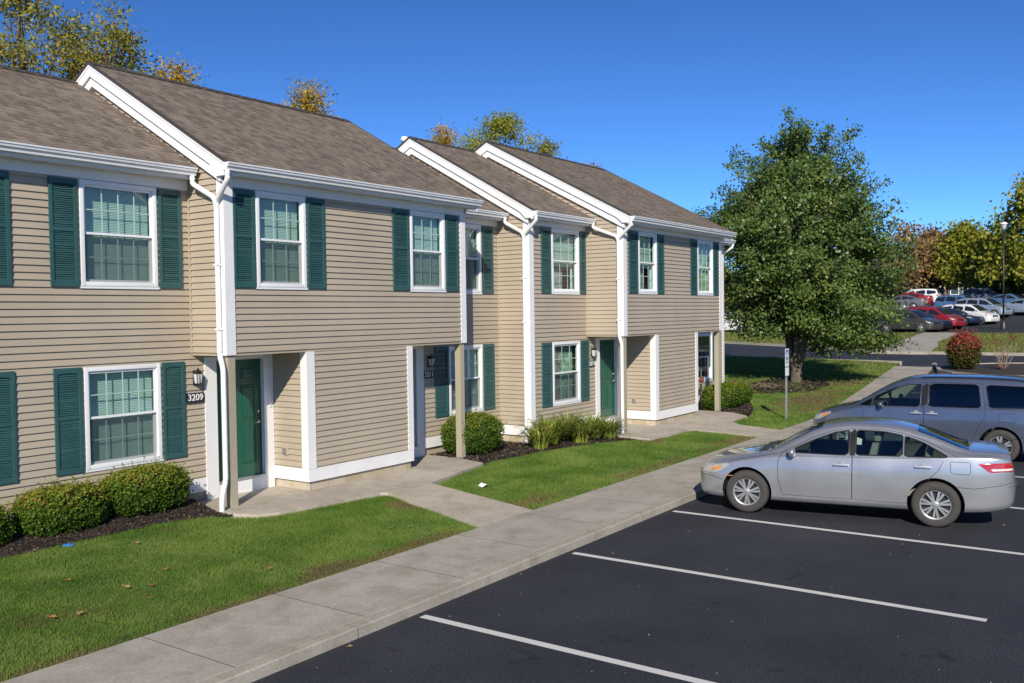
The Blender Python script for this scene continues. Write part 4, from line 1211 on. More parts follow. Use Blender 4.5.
# ---------------- the big tree
def big_tree():
    x0, y0 = 35.3, 11.65
    z0 = gz(x0, y0)
    rg = np.random.default_rng(21); rr = random.Random(21)
    t = empty('shade_tree', (x0, y0, z0), 0, 'large dense green shade tree with forked trunk behind the parking sign', 'tree')
    rv = np.array([.579, -.815, 0]); fv = np.array([.815, .579, 0])   # right / away in plan
    H = np.array([1.3, 1.7, 2.5, 3.6, 4.6, 5.7, 6.8, 7.9, 8.9, 9.6, 10.2])
    Rl = np.array([.8, 1.8, 2.6, 2.75, 2.85, 3.1, 3.05, 2.5, 1.6, .9, .25])
    Rr = np.array([2.4, 3.4, 3.6, 3.5, 3.25, 3.0, 2.6, 2.05, 1.35, .8, .25])
    # trunk and limbs
    mb = MB()
    fork = Vector((.03, 0, .62))
    limb(mb, (0, 0, -.3), fork+Vector((0, 0, .15)), .25, .19, rr, sag=.02, seg=12)
    mains = []
    for (lx, az, hh, ln) in ((0, 0, 8.6, .2), (1, 20, 7.2, 1.1), (2, 140, 6.6, 1.4), (3, 255, 6.9, 1.3), (4, 300, 5.6, 1.7), (5, 80, 5.4, 1.6), (6, 200, 5.8, 1.7)):
        e = Vector((math.cos(R(az))*ln, math.sin(R(az))*ln, hh))
        mains.append(limb(mb, fork+Vector((math.cos(R(az))*.09*(lx > 0), math.sin(R(az))*.09*(lx > 0), -.12)), e, (.14 if lx < 3 else .105), .03, rr, n=8, sag=.07, seg=8))
    cents = []
    tries = 0
    while len(cents) < 680 and tries < 200000:
        tries += 1
        u, v, h = rr.uniform(-4, 4), rr.uniform(-4, 4), rr.uniform(1.3, 10.05)
        az = math.atan2(v, u); c, s = math.cos(az), math.sin(az); r = math.hypot(u, v)
        rl = np.interp(h, H, Rl); r2 = np.interp(h, H, Rr)
        rmax = (r2 if c > 0 else rl)*abs(c)**2+(r2+rl)/2*abs(s)**2
        lump = .90+.11*math.sin(az*3+h*1.7)+.10*math.sin(az*5-h*2.9+1)+.09*math.sin(h*5.1+az*2)
        q = r/(rmax*min(1.06, lump)+1e-6)
        if q > 1 or (q < .5 and rr.random() < .7): continue
        if h < 1.9 and c < -.15: continue
        p = rv*u+fv*v+np.array([0, 0, h])+rv*.2
        # boughs in loose tiers: pull the clumps towards layers
        t_ = (h*1.45+r*.35+.5*math.sin(az*2)) % 1.0
        if t_ > .72 and rr.random() < .7: continue
        cents.append((p, q, h))
    # spiky shoots beyond the outline
    for k in range(120):
        h = rr.uniform(3.5, 9.8); az = rr.uniform(0, 2*math.pi); c, s = math.cos(az), math.sin(az)
        rmax = np.interp(h, H, Rr if c > 0 else Rl)*1.02+.1
        d = rv*c+fv*s+np.array([0, 0, rr.uniform(.3, .8)])
        for j in range(rr.choice((3, 4, 6))): cents.append((rv*c*rmax+fv*s*rmax+np.array([0, 0, h])+d*.22*j+rv*.25, 1.3, h))
    P = []; RN = []; NR = []
    for i, (p, q, h) in enumerate(cents):
        if q < 1.2:
            n = rr.randint(120, 185); sd = np.array([.34, .34, .13])*rr.uniform(.75, 1.25)
        else:
            n = 26; sd = np.array([.12, .12, .12])
        o = rg.normal(0, 1, (n, 3))*sd
        # drooping outward layers
        rad = p[:2]/(np.linalg.norm(p[:2])+1e-6)
        o[:, 2] -= (o[:, 0]*rad[0]+o[:, 1]*rad[1])*.35
        P.append(p+o); tone = rr.uniform(0, .5)
        RN.append(tone+rg.random(n)*.5)
        NR.append(np.repeat(np.array([[rad[0]*.8, rad[1]*.8, .65]]), n, 0))
        if q < 1.2 and i % 4 == 0 or q > 1.2 and i % 3 == 0:
            mp = min((pt for m_ in mains for pt in m_[2:]), key=lambda v: (v-Vector(p)).length+abs(v.z-(p[2]-.9))*.6)
            limb(mb, mp, p, .028, .007, rr, n=3, sag=.12, seg=5)
    t.scale = (.97, .97, .962)
    mb.build('trunk', M['bark'], t, smooth=True)
    leaves('crown', np.concatenate(P), .128, M['leaf_big'], rg, nrm=np.concatenate(NR), rnd=np.concatenate(RN), parent=t, aspect=.7)
M['leaf_big'] = leaf_mat('maple_leaves', [(0, (.058, .115, .027)), (.35, (.112, .190, .042)), (.75, (.190, .265, .066)), (.96, (.28, .32, .09)), (1, (.36, .22, .06))], .42, .42, .45)
big_tree()

# ---------------- generic crown tree for the background
def tree(x, y, z, h, rad, lm, label, group, n_cl=60, per=70, leaf=.22, base=.28, name='background_tree', seed=1, sd=.6, sparse=False, cat='tree', bark=None, top=1.0):
    rg = np.random.default_rng(seed); rr = random.Random(seed)
    t = empty(name, (x, y, z), 0, label, cat, group)
    mb = MB()
    limb(mb, (0, 0, -.4), (rr.uniform(-.3, .3), rr.uniform(-.3, .3), h*.9), rad*.065+.05, .03, rr, n=7, sag=.04, seg=7)
    P = []; RN = []
    for i in range(n_cl):
        u = rr.random(); hh = h*(base+(1-base)*u)
        prof = math.sin(math.pi*min(1, (.12+.88*u)**.85))**.75 if top == 1.0 else (1-u)**.6
        az = rr.uniform(0, 2*math.pi); q = math.sqrt(rr.uniform(.15, 1))
        lump = .8+.3*math.sin(az*2+u*5+seed)+.15*math.sin(az*5+u*11)
        r = rad*prof*q*lump
        p = np.array([math.cos(az)*r, math.sin(az)*r, hh])
        o = rg.normal(0, 1, (per, 3))*np.array([sd, sd, sd*.6])
        P.append(p+o); tone = rr.uniform(0, .55); RN.append(tone+rg.random(per)*.45)
        if i % 2 == 0 or sparse:
            limb(mb, (0, 0, hh*.72), p, .05, .012, rr, n=3, sag=.1, seg=4)
    mb.build('trunk', bark or M['bark'], t, smooth=True)
    leaves('crown', np.concatenate(P), leaf, lm, rg, rnd=np.concatenate(RN), parent=t, aspect=.75)
    return t
M['leaf_gold'] = leaf_mat('autumn_gold_leaves', [(0, (.20, .18, .03)), (.45, (.40, .30, .04)), (.8, (.58, .36, .04)), (1, (.62, .28, .045))], .35, .5, .3)
M['leaf_olive'] = leaf_mat('olive_leaves', [(0, (.14, .17, .03)), (.5, (.27, .27, .05)), (.85, (.42, .33, .055)), (1, (.52, .32, .05))], .35, .5, .3)
M['leaf_lime'] = leaf_mat('yellow_green_leaves', [(0, (.13, .18, .022)), (.5, (.28, .30, .036)), (.9, (.42, .38, .045)), (1, (.52, .40, .05))], .35, .5, .3)
M['leaf_brown'] = leaf_mat('brown_leaves', [(0, (.15, .095, .045)), (.5, (.28, .18, .08)), (.85, (.40, .25, .085)), (1, (.46, .26, .07))], .3, .6, .2)
M['leaf_dark'] = leaf_mat('dark_green_leaves', [(0, (.04, .075, .018)), (.5, (.08, .125, .026)), (.9, (.14, .18, .04)), (1, (.22, .20, .05))], .3, .5, .3)

# trees behind the roof (x centre px, top px, depth, radius)
GB = 'autumn trees rising behind the roofs'
for i, (x, y, h, rad, lm, lab, sp, per) in enumerate((
        (18.63, 36.62, 15.99, 3.0, 'leaf_olive', 'tall olive and gold tree at the left edge above the roof', True, 60),
        (20.88, 36.90, 15.61, 1.7, 'leaf_olive', 'narrow olive tree between its two neighbours over the left roof', True, 60),
        (21.27, 34.62, 15.50, 2.1, 'leaf_olive', 'rounded olive gold tree just right of the highest left gable peak', True, 70),
        (25.67, 37.02, 14.69, 0.9, 'leaf_gold', 'small golden treetop alone over the left ridge', False, 90),
        (33.37, 36.55, 14.80, .75, 'leaf_gold', 'orange gold treetop near the right end of the long ridge', False, 90),
        (48.0, 39.51, 15.36, 2.4, 'leaf_gold', 'low golden treetop beside the small gable vent', True, 80),
        (48.98, 35.37, 15.6, 4.3, 'leaf_lime', 'broad yellow green treetop behind the two right gables', False, 90),
        (55.0, 35.91, 14.98, 2.6, 'leaf_olive', 'sparse olive treetop at the far right ridge', True, 60),
        (60.91, 35.79, 14.1, 1.5, 'leaf_brown', 'thin brown treetop showing over the last roof slope', True, 30))):
    tree(x, y, .2, h, rad*1.05, M[lm], lab, GB, n_cl=int((28 if sp else 36)+rad*(14 if sp else 22)), per=int(per*2.3), leaf=.135, base=.45, seed=100+i, sd=.42 if sp else .5, sparse=sp)

# trees beyond the far car park
GF = 'trees beyond the far car park'
for i, (x, y, h, rad, lm, lab, ncl, per, base) in enumerate((
        (106.6, 23.2, 9.90, 4.0, 'leaf_brown', 'thin brown half bare tree just right of the big tree', 60, 34, .25),
        (112.6, 21.6, 9.25, 3.2, 'leaf_brown', 'rusty brown tree left of the yellow green tree', 60, 70, .25),
        (122.4, 21.7, 8.86, 2.6, 'leaf_gold', 'small golden orange treetop between brown and green trees', 40, 70, .4),
        (108.2, 17.4, 9.37, 3.1, 'leaf_lime', 'yellow green tree over the white car in the far row', 70, 100, .28),
        (107.4, 15.0, 7.83, 2.5, 'leaf_olive', 'dull olive tree behind the lamp post', 60, 90, .25),
        (97.5, 8.6, 13.74, 5.8, 'leaf_lime', 'tall yellow green tree cut by the right picture edge', 150, 110, .22),
        (101.9, 12.3, 5.38, 2.4, 'leaf_dark', 'low dark tree right of the lamp post', 55, 90, .15),
        (115.8, 27.3, 5.43, 3.5, 'leaf_olive', 'olive tree half hidden at the right side of the big crown', 60, 80, .2),
        (119.5, 32.5, 5.14, 4.5, 'leaf_olive', 'low tree seen through the right part of the big crown', 60, 80, .15),
        (117.8, 38.3, 5.61, 4.5, 'leaf_dark', 'dark far tree directly behind the big trunk', 60, 80, .1),
        (108.6, 40.8, 5.46, 4.0, 'leaf_dark', 'dark far tree behind the left part of the big crown', 60, 80, .1),
        (99.6, 41.3, 4.57, 3.5, 'leaf_olive', 'far tree beside the right end of the building', 60, 80, .1),
        (109.9, 4.6, 8.30, 5.0, 'leaf_olive', 'olive tree outside the right picture edge', 60, 90, .2))):
    tree(x, y, terr(x), h-1.2, rad, M[lm], lab, GF, n_cl=ncl, per=per, leaf=.38, base=base, seed=200+i, sd=.75, sparse=(lm == 'leaf_brown'))
# far wood that closes the horizon
rg = np.random.default_rng(5)
def woods(name, a, b, hgt, n, label, seed):
    rg = np.random.default_rng(seed)
    t = rg.random(n); X = a[0]+(b[0]-a[0])*t+rg.normal(0, 3, n); Y = a[1]+(b[1]-a[1])*t+rg.normal(0, 3, n)
    top = hgt*(.55+.45*vnoise(t*1000, t*0, .09, seed)+.15*vnoise(t*1000, t*0, .4, seed+1))
    Z = 3+top*rg.random(n)**.8
    o = leaves(name, np.stack([X, Y, Z], 1), 1.0, M['leaf_dark'], rg, rnd=rg.random(n))
    tag(o, label, 'woods', kind='stuff')
woods('far_woods', (150, -120), (150, 140), 8, 26000, 'distant band of dark trees along the horizon behind the car park', 31)
woods('far_woods', (150, 140), (-60, 120), 9, 16000, 'distant band of trees far behind the apartment row', 32)

# ---------------- clipped shrubs
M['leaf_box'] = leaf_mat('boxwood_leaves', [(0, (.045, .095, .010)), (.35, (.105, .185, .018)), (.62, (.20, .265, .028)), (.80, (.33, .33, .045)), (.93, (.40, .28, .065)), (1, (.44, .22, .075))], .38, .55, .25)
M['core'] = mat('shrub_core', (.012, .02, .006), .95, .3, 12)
def shrub(x, y, z, rx, ry, h, n, label, leaf=.040, sq=3.2, brown=.0, group=None, rz=0., lm='leaf_box', seed=1, top_tint=.25, cat='bush', name='clipped_shrub', low=.12, rough=.035):
    rg = np.random.default_rng(seed)
    t = empty(name, (x, y, z), rz, label, cat, group)
    # superellipsoid surface
    th = rg.uniform(0, 2*np.pi, n); cz = rg.uniform(-.92, 1, n)
    d = np.stack([np.cos(th)*np.sqrt(1-cz**2), np.sin(th)*np.sqrt(1-cz**2), cz], 1)
    k = (np.abs(d[:, 0])**sq+np.abs(d[:, 1])**sq+np.abs(d[:, 2])**sq)**(-1/sq)
    p = d*k[:, None]
    lump = vnoise(th*2.2+7, cz*3+5, 2.0, seed)*.6+vnoise(th*5+3, cz*7+9, 2.0, seed+2)*.4
    depth = rg.exponential(.05, n)
    s = 1-depth+(lump-.5)*.20
    nr = p/np.linalg.norm(p, axis=1)[:, None]
    P = p*s[:, None]*np.array([rx, ry, h/2])+np.array([0, 0, h/2+low*0])
    P += rg.normal(0, rough*.5, (n, 3))
    # sprouts standing out of the top
    m = max(1, n//40)
    i = rg.integers(0, n, m); i = i[cz[i] > .1]
    ext = []
    for j in i:
        L = rg.uniform(.3, 1.0)*rough*3.4
        for q in range(6): ext.append(P[j]+nr[j]*L*q/5+np.array([0, 0, L*.5*q/5])+rg.normal(0, .006, 3))
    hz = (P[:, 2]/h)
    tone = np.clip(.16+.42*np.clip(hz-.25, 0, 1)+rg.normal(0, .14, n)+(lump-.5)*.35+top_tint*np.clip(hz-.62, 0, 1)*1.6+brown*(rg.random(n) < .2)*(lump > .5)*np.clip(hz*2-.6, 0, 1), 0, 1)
    if ext:
        P = np.concatenate([P, np.array(ext)]); tone = np.concatenate([tone, np.clip(rg.normal(.62, .12, len(ext)), 0, 1)]); nr = np.concatenate([nr, np.tile([[0, 0, 1.]], (len(ext), 1))])
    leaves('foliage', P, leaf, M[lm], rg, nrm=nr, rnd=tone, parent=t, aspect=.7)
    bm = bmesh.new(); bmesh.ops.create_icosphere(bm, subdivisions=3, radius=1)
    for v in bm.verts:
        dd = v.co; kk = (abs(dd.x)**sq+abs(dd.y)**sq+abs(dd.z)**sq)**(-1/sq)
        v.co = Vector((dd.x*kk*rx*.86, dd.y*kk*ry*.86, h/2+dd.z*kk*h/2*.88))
    me = bpy.data.meshes.new('branches'); bm.to_mesh(me); bm.free(); me.materials.append(M['core']); me.shade_smooth()  # solid dark core in place of branches; its colour gives the inner shade
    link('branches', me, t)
    return t
GS = 'clipped shrubs in the left mulch bed'
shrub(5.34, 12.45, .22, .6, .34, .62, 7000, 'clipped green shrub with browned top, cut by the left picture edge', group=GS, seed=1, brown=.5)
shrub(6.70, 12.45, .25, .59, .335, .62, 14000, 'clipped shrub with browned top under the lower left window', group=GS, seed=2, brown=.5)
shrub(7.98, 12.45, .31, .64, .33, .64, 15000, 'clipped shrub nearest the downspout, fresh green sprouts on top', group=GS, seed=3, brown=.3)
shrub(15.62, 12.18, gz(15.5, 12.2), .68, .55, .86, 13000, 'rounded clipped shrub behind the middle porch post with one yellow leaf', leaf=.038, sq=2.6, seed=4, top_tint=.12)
shrub(26.35, 11.2, gz(26, 11.2), .42, .38, .74, 5000, 'small rounded shrub hidden partly by the far porch post', leaf=.05, sq=2.4, seed=5, group='small shrubs at the far corner', top_tint=.1)
shrub(27.35, 11.25, gz(27, 11.2), .55, .50, .74, 6000, 'small rounded shrub just right of the far porch post', leaf=.05, sq=2.4, seed=6, group='small shrubs at the far corner', top_tint=.1)
shrub(28.5, 11.35, gz(28, 11.3), .52, .48, .68, 5000, 'small rounded shrub at the far building corner, rightmost of its row', leaf=.05, sq=2.4, seed=7, group='small shrubs at the far corner', top_tint=.1)
M['leaf_red'] = leaf_mat('burning_bush_leaves', [(0, (.03, .05, .012)), (.28, (.10, .11, .02)), (.45, (.24, .08, .04)), (.75, (.36, .06, .05)), (1, (.48, .11, .07))], .3, .5, .3)
shrub(43.0, 7.0, gz(43, 5)+.05, .60, .60, 1.45, 7000, 'rounded red burning bush at the end of the parking row', leaf=.085, sq=2.3, lm='leaf_red', seed=8, top_tint=.35, name='red_shrub', rough=.09)

# yellow leaf on the rounded shrub
M['leaf_fallen'] = leaf_mat('fallen_leaf', [(0, (.30, .13, .03)), (.5, (.42, .19, .05)), (1, (.50, .30, .06))], .3, .6, .3)
M['leaf_yellow'] = mat('yellow_leaf', (.75, .52, .02), .5, .1, 30)
def leaf_thing(x, y, z, s, rz, label, m, group=None, tilt=.15):
    s = s*.66; mb = MB(); pts = []
    lob = [1, .55, .95, .5, .8, .45, .35, .45, .8, .5, .95, .55]
    for i, l in enumerate(lob):
        a = 2*math.pi*i/len(lob); pts.append((math.cos(a)*l*s, math.sin(a)*l*s*.8, .012+.25*s*abs(math.sin(a))*l))
    mb.add([(0, 0, .01)]+pts, [(0, 1+i, 1+(i+1) % len(lob)) for i in range(len(lob))])
    mb.tube([(-.3*s, 0, .012), (-1.3*s, .1*s, .02)], .003, 4)
    o = mb.build('fallen_leaf', m, None, fix=False); o.location = (x, y, z); o.rotation_euler = (tilt, tilt*.7, rz)
    tag(o, label, 'leaf', group)
    return o
o = leaf_thing(15.25, 11.72, gz(15, 12)+.66, .06, .4, 'bright yellow leaf caught on the front of the rounded shrub', M['leaf_yellow']); o.rotation_euler = (1.2, .2, .3); o.name = 'yellow_leaf'
GLF = 'fallen leaves on the front lawn'
M['lf1'] = mat('leaf_orange', (.42, .17, .04), .6, .2, 30); M['lf2'] = mat('leaf_tan', (.42, .26, .10), .6, .2, 30)
for i, (x, y, s, lab) in enumerate((
        (7.01, 11.14, .085, 'orange curled leaf near the mulch bed, highest on the left lawn'), (7.2, 11.18, .06, 'small orange leaf touching the curled leaf near the mulch bed'),
        (6.53, 9.78, .075, 'orange leaf in the middle of the left lawn'), (5.85, 9.53, .07, 'brown leaf left of the orange trio on the left lawn'),
        (6.05, 9.36, .075, 'orange leaf at the top of the trio on the left lawn'), (5.76, 8.98, .065, 'orange leaf at the foot of the trio on the left lawn'),
        (5.07, 9.12, .085, 'large orange leaf low on the left lawn'), (4.84, 9.23, .07, 'brown leaf beside the large orange leaf on the lawn'),
        (9.61, 9.01, .07, 'orange leaf near the front walkway on the lawn'), (9.85, 8.85, .06, 'curved tan leaf beside the front walkway'),
        (7.28, 8.81, .05, 'pale tan leaf on the dry patch by the sidewalk'), (5.6, 10.3, .055, 'small faded leaf under the mulch bed on the left lawn'),
        (15.2, 9.6, .06, 'tan leaf in the middle lawn near its upper edge'), (17.2, 9.4, .06, 'pale leaf on the middle lawn before the day lilies'), (13.9, 8.7, .055, 'tan leaf near the sidewalk on the middle lawn'))):
    leaf_thing(x, y, gz(x, y)+.035, s, i*1.7, lab, M['lf1'] if i % 3 else M['lf2'], GLF)
GLA = 'leaves lying on the asphalt'
for i, (x, y, s, lab) in enumerate(((6.22, 6.38, .06, 'yellow leaf on asphalt against the kerb'), (12.2, 5.6, .035, 'tiny leaf near the front stall line end'), (15.0, 1.9, .03, 'tiny pale leaf right of the middle stall'), (10.6, 3.1, .03, 'tiny pale leaf in the empty middle stall'))):
    leaf_thing(x, y, .005, s, i*2.1, lab, M['lf2'], GLA)
# bits of white grit on the asphalt
rr = random.Random(3); mb = MB()
for k in range(110):
    x = rr.uniform(4.5, 20); y = KY-abs(rr.gauss(0, 1.6)) if k < 45 else rr.uniform(0, 6); s = rr.uniform(.004, .011)
    a = rr.uniform(0, 6)
    mb.add([(x+math.cos(a)*s, y+math.sin(a)*s, .003), (x-math.sin(a)*s*.7, y+math.cos(a)*s*.7, .003), (x-math.cos(a)*s, y-math.sin(a)*s, .003), (x+math.sin(a)*s*.8, y-math.cos(a)*s*.8, .003), (x, y, .003+s*.7)], [(0,1,4),(1,2,4),(2,3,4),(3,0,4)])
tag(mb.build('grit', mat('pale_grit', (.33, .31, .28), .9, .3, 20), None), 'pale grit and crumbs scattered on the dark asphalt', 'grit', kind='stuff')
# white litter and the blue lid
mb = MB(); mb.add([(-.10, -.04, .01), (.0, -.07, .05), (.11, -.03, .02), (.10, .05, .04), (.0, .06, .07), (-.10, .05, .03), (0, 0, .055)], [(6, i, (i+1) % 6) for i in range(6)])
o = mb.build('crumpled_paper', M['white']); o.location = (12.83, 9.77, gz(12.8, 9.7)+.02); tag(o, 'crumpled white paper on the middle lawn by the walkway', 'litter')
mb = MB(); mb.lathe([(0, .035), (.085, .03), (.10, .02), (.10, 0)], 20); mb.lathe([(0, .042), (.02, .04), (.022, .034)], 10)
o = mb.build('valve_lid', mat('blue_plastic', (.03, .22, .62), .4, .1, 8), smooth=True); o.scale = (.75, .75, .6); o.location = (6.46, 11.86, gz(6.4, 11.8)+.012); tag(o, 'small round blue lid at the edge of the left mulch bed', 'lid')

# ---------------- day lilies
M['lily'] = leaf_mat('day_lily_leaves', [(0, (.12, .19, .025)), (.5, (.25, .33, .045)), (.85, (.40, .43, .08)), (1, (.50, .42, .12))], .4, .45, .35)
def lily(x, y, z, h, n, seed, label):
    rg = np.random.default_rng(seed); V = []; RN = []
    for i in range(n):
        a = rg.uniform(0, 2*np.pi); L = h*rg.uniform(.6, 1.25); out = L*rg.uniform(.25, 1.0); w = rg.uniform(.012, .022)
        b = np.array([math.cos(a)*rg.uniform(0, .2), math.sin(a)*rg.uniform(0, .2), 0]); d = np.array([math.cos(a), math.sin(a), 0]); sd = np.array([-math.sin(a), math.cos(a), 0])
        k = 6; pts = []
        droop = rg.uniform(.55, 1.0)
        for j in range(k+1):
            t = j/k; zz = L*(1.55*t-droop*1.05*t**2.2); pts.append(b+d*out*t**1.35+np.array([0, 0, zz*.8]))
        tone = rg.random()
        for j in range(k):
            wa = w*(1-.85*(j/k)**2); wb = w*(1-.85*((j+1)/k)**2)
            V += [pts[j]-sd*wa, pts[j]+sd*wa, pts[j+1]+sd*wb, pts[j+1]-sd*wb]; RN += [tone]*4
    t = empty('day_lily', (x, y, z), 0, label, 'plant', 'day lily clumps under the far lower window')
    me = raw_mesh('leaves', np.array(V), 4, M['lily']); set_attr(me, 'rnd', np.array(RN)); link('leaves', me, t)
for i, (x, y, h, n, lab) in enumerate((
        (17.0, 11.35, .60, 200, 'leafy day lily clump at the left end of its row'), (17.65, 11.5, .80, 260, 'tall day lily clump under the left side of the patterned window'),
        (18.3, 11.1, .70, 260, 'day lily clump under the right side of the patterned window'), (19.0, 11.2, .72, 260, 'day lily clump in front of the far green door'),
        (19.35, 10.95, .60, 240, 'low day lily clump nearest the walkway, rightmost of its row'), (18.5, 11.6, .8, 200, 'tall day lily clump close to the wall behind the others'))):
    lily(x, y, gz(x, y)+.01, h, n, 60+i, lab)

# bare twiggy shrub beside the red bush
rr = random.Random(9); mb = MB()
for k in range(16):
    a = rr.uniform(0, 6.3); L = rr.uniform(.5, 1.25); e = (math.cos(a)*L*.45, math.sin(a)*L*.45, L)
    p = limb(mb, (math.cos(a)*.08, math.sin(a)*.08, 0), e, .016, .005, rr, n=4, sag=.15, seg=5)
    for q in range(3):
        b = p[2+q % 2]; mb.tube([b, b+Vector((rr.uniform(-.2, .2), rr.uniform(-.2, .2), rr.uniform(.1, .35)))], .006, 4)
t = empty('bare_shrub', (43.2, 5.55, gz(43, 5)+.03), 0, 'small almost bare twiggy shrub right of the red bush', 'bush')
mb.build('twigs', mat('dry_twigs', (.33, .25, .19), .9, .2, 10), t, smooth=True)
rg = np.random.default_rng(4)
leaves('leaves', np.concatenate([rg.normal(0, 1, (60, 3))*[.12, .12, .1]+c for c in ([.05, .3, 1.15], [.1, -.35, 1.35], [0, .05, .15])]), .07, M['leaf_red'], rg, rnd=rg.uniform(.5, .9, 180), parent=t)
# dead branches heap left of the big tree's mulch
rr = random.Random(19); mb = MB()
for k in range(60):
    x, y = rr.gauss(0, 1.1), rr.gauss(0, .4); a = rr.uniform(-.6, .6)+(3.1 if rr.random() < .5 else 0); L = rr.uniform(.3, .9)
    mb.tube([(x, y, rr.uniform(.02, .2)), (x+math.cos(a)*L*.5, y+math.sin(a)*L*.5, rr.uniform(.1, .4)), (x+math.cos(a)*L, y+math.sin(a)*L, rr.uniform(0, .25))], rr.uniform(.008, .02), 4)
o = mb.build('brush_pile', mat('dead_branches', (.15, .11, .075), .9, .3, 8), None); o.location = (31.6, 12.9, gz(31.6, 12.9)); o.rotation_euler = (0, 0, -.9)
tag(o, 'low pile of dead brown branches in the grass left of the big tree', 'branches')

# small rust coloured ornament on a stake by the far porch
t = empty('garden_ornament', (26.05, 11.5, gz(26, 11.5)), 0, 'small rust red bird ornament on a grey stake by the far porch window', 'ornament')
m = MB(); m.tube([(0, 0, -.1), (0, 0, .80)], .035, 8, radii=[.05, .03]); m.build('stake', M['lantern'], t, smooth=True)
m = MB(); m.lathe([(0, -.16), (.05, -.10), (.085, 0), (.06, .09), (.02, .13), (0, .14)], 12, 'x', (.02, 0, .92)); m.lathe([(0, -.05), (.045, -.02), (.045, .02), (0, .05)], 10, 'x', (.13, 0, .99)); m.tube([(.17, 0, .99), (.22, 0, .98)], .012, 5)
m.build('bird', mat('rust_red', (.22, .06, .035), .6, .2, 10), t, smooth=True)

# unseen trees added around the car park for reflections in windows and car paint
GO = 'unseen trees added around the near car park'
for i, (x, y, h, rad, lm) in enumerate(((62, -24, 9, 4, 'leaf_dark'), (75, -18, 10, 4.5, 'leaf_olive'), (88, -12, 9, 4, 'leaf_dark'), (50, -30, 10, 4.5, 'leaf_olive'), (-38, 6, 8, 4, 'leaf_dark'), (-42, -4, 9, 4, 'leaf_olive'), (-36, 18, 9, 4, 'leaf_dark'))):
    tree(x, y, terr(x) if x < 60 else terr(x), h, rad, M[lm], 'leafy tree added out of view by the near car park for reflections', GO, n_cl=50, per=60, leaf=.5, base=.2, seed=300+i, sd=.8)
# ------------------------------------------------------------------ cars: lofted bodies, doors cut out as their own parts
def pchip(tab):
    xs = np.array([t[0] for t in tab], float); ys = np.array([t[1] for t in tab], float)
    h = np.diff(xs); dl = np.diff(ys)/h; n = len(xs); m = np.zeros(n)
    for i in range(1, n-1):
        if dl[i-1]*dl[i] > 0:
            w1 = 2*h[i]+h[i-1]; w2 = h[i]+2*h[i-1]; m[i] = (w1+w2)/(w1/dl[i-1]+w2/dl[i])
    m[0], m[-1] = dl[0], dl[-1]
    def f(x):
        x = min(max(x, xs[0]), xs[-1]); i = min(max(int(np.searchsorted(xs, x)-1), 0), n-2)
        t = (x-xs[i])/h[i]
        return float((2*t**3-3*t**2+1)*ys[i]+(t**3-2*t**2+t)*h[i]*m[i]+(-2*t**3+3*t**2)*ys[i+1]+(t**3-t**2)*h[i]*m[i+1])
    return f

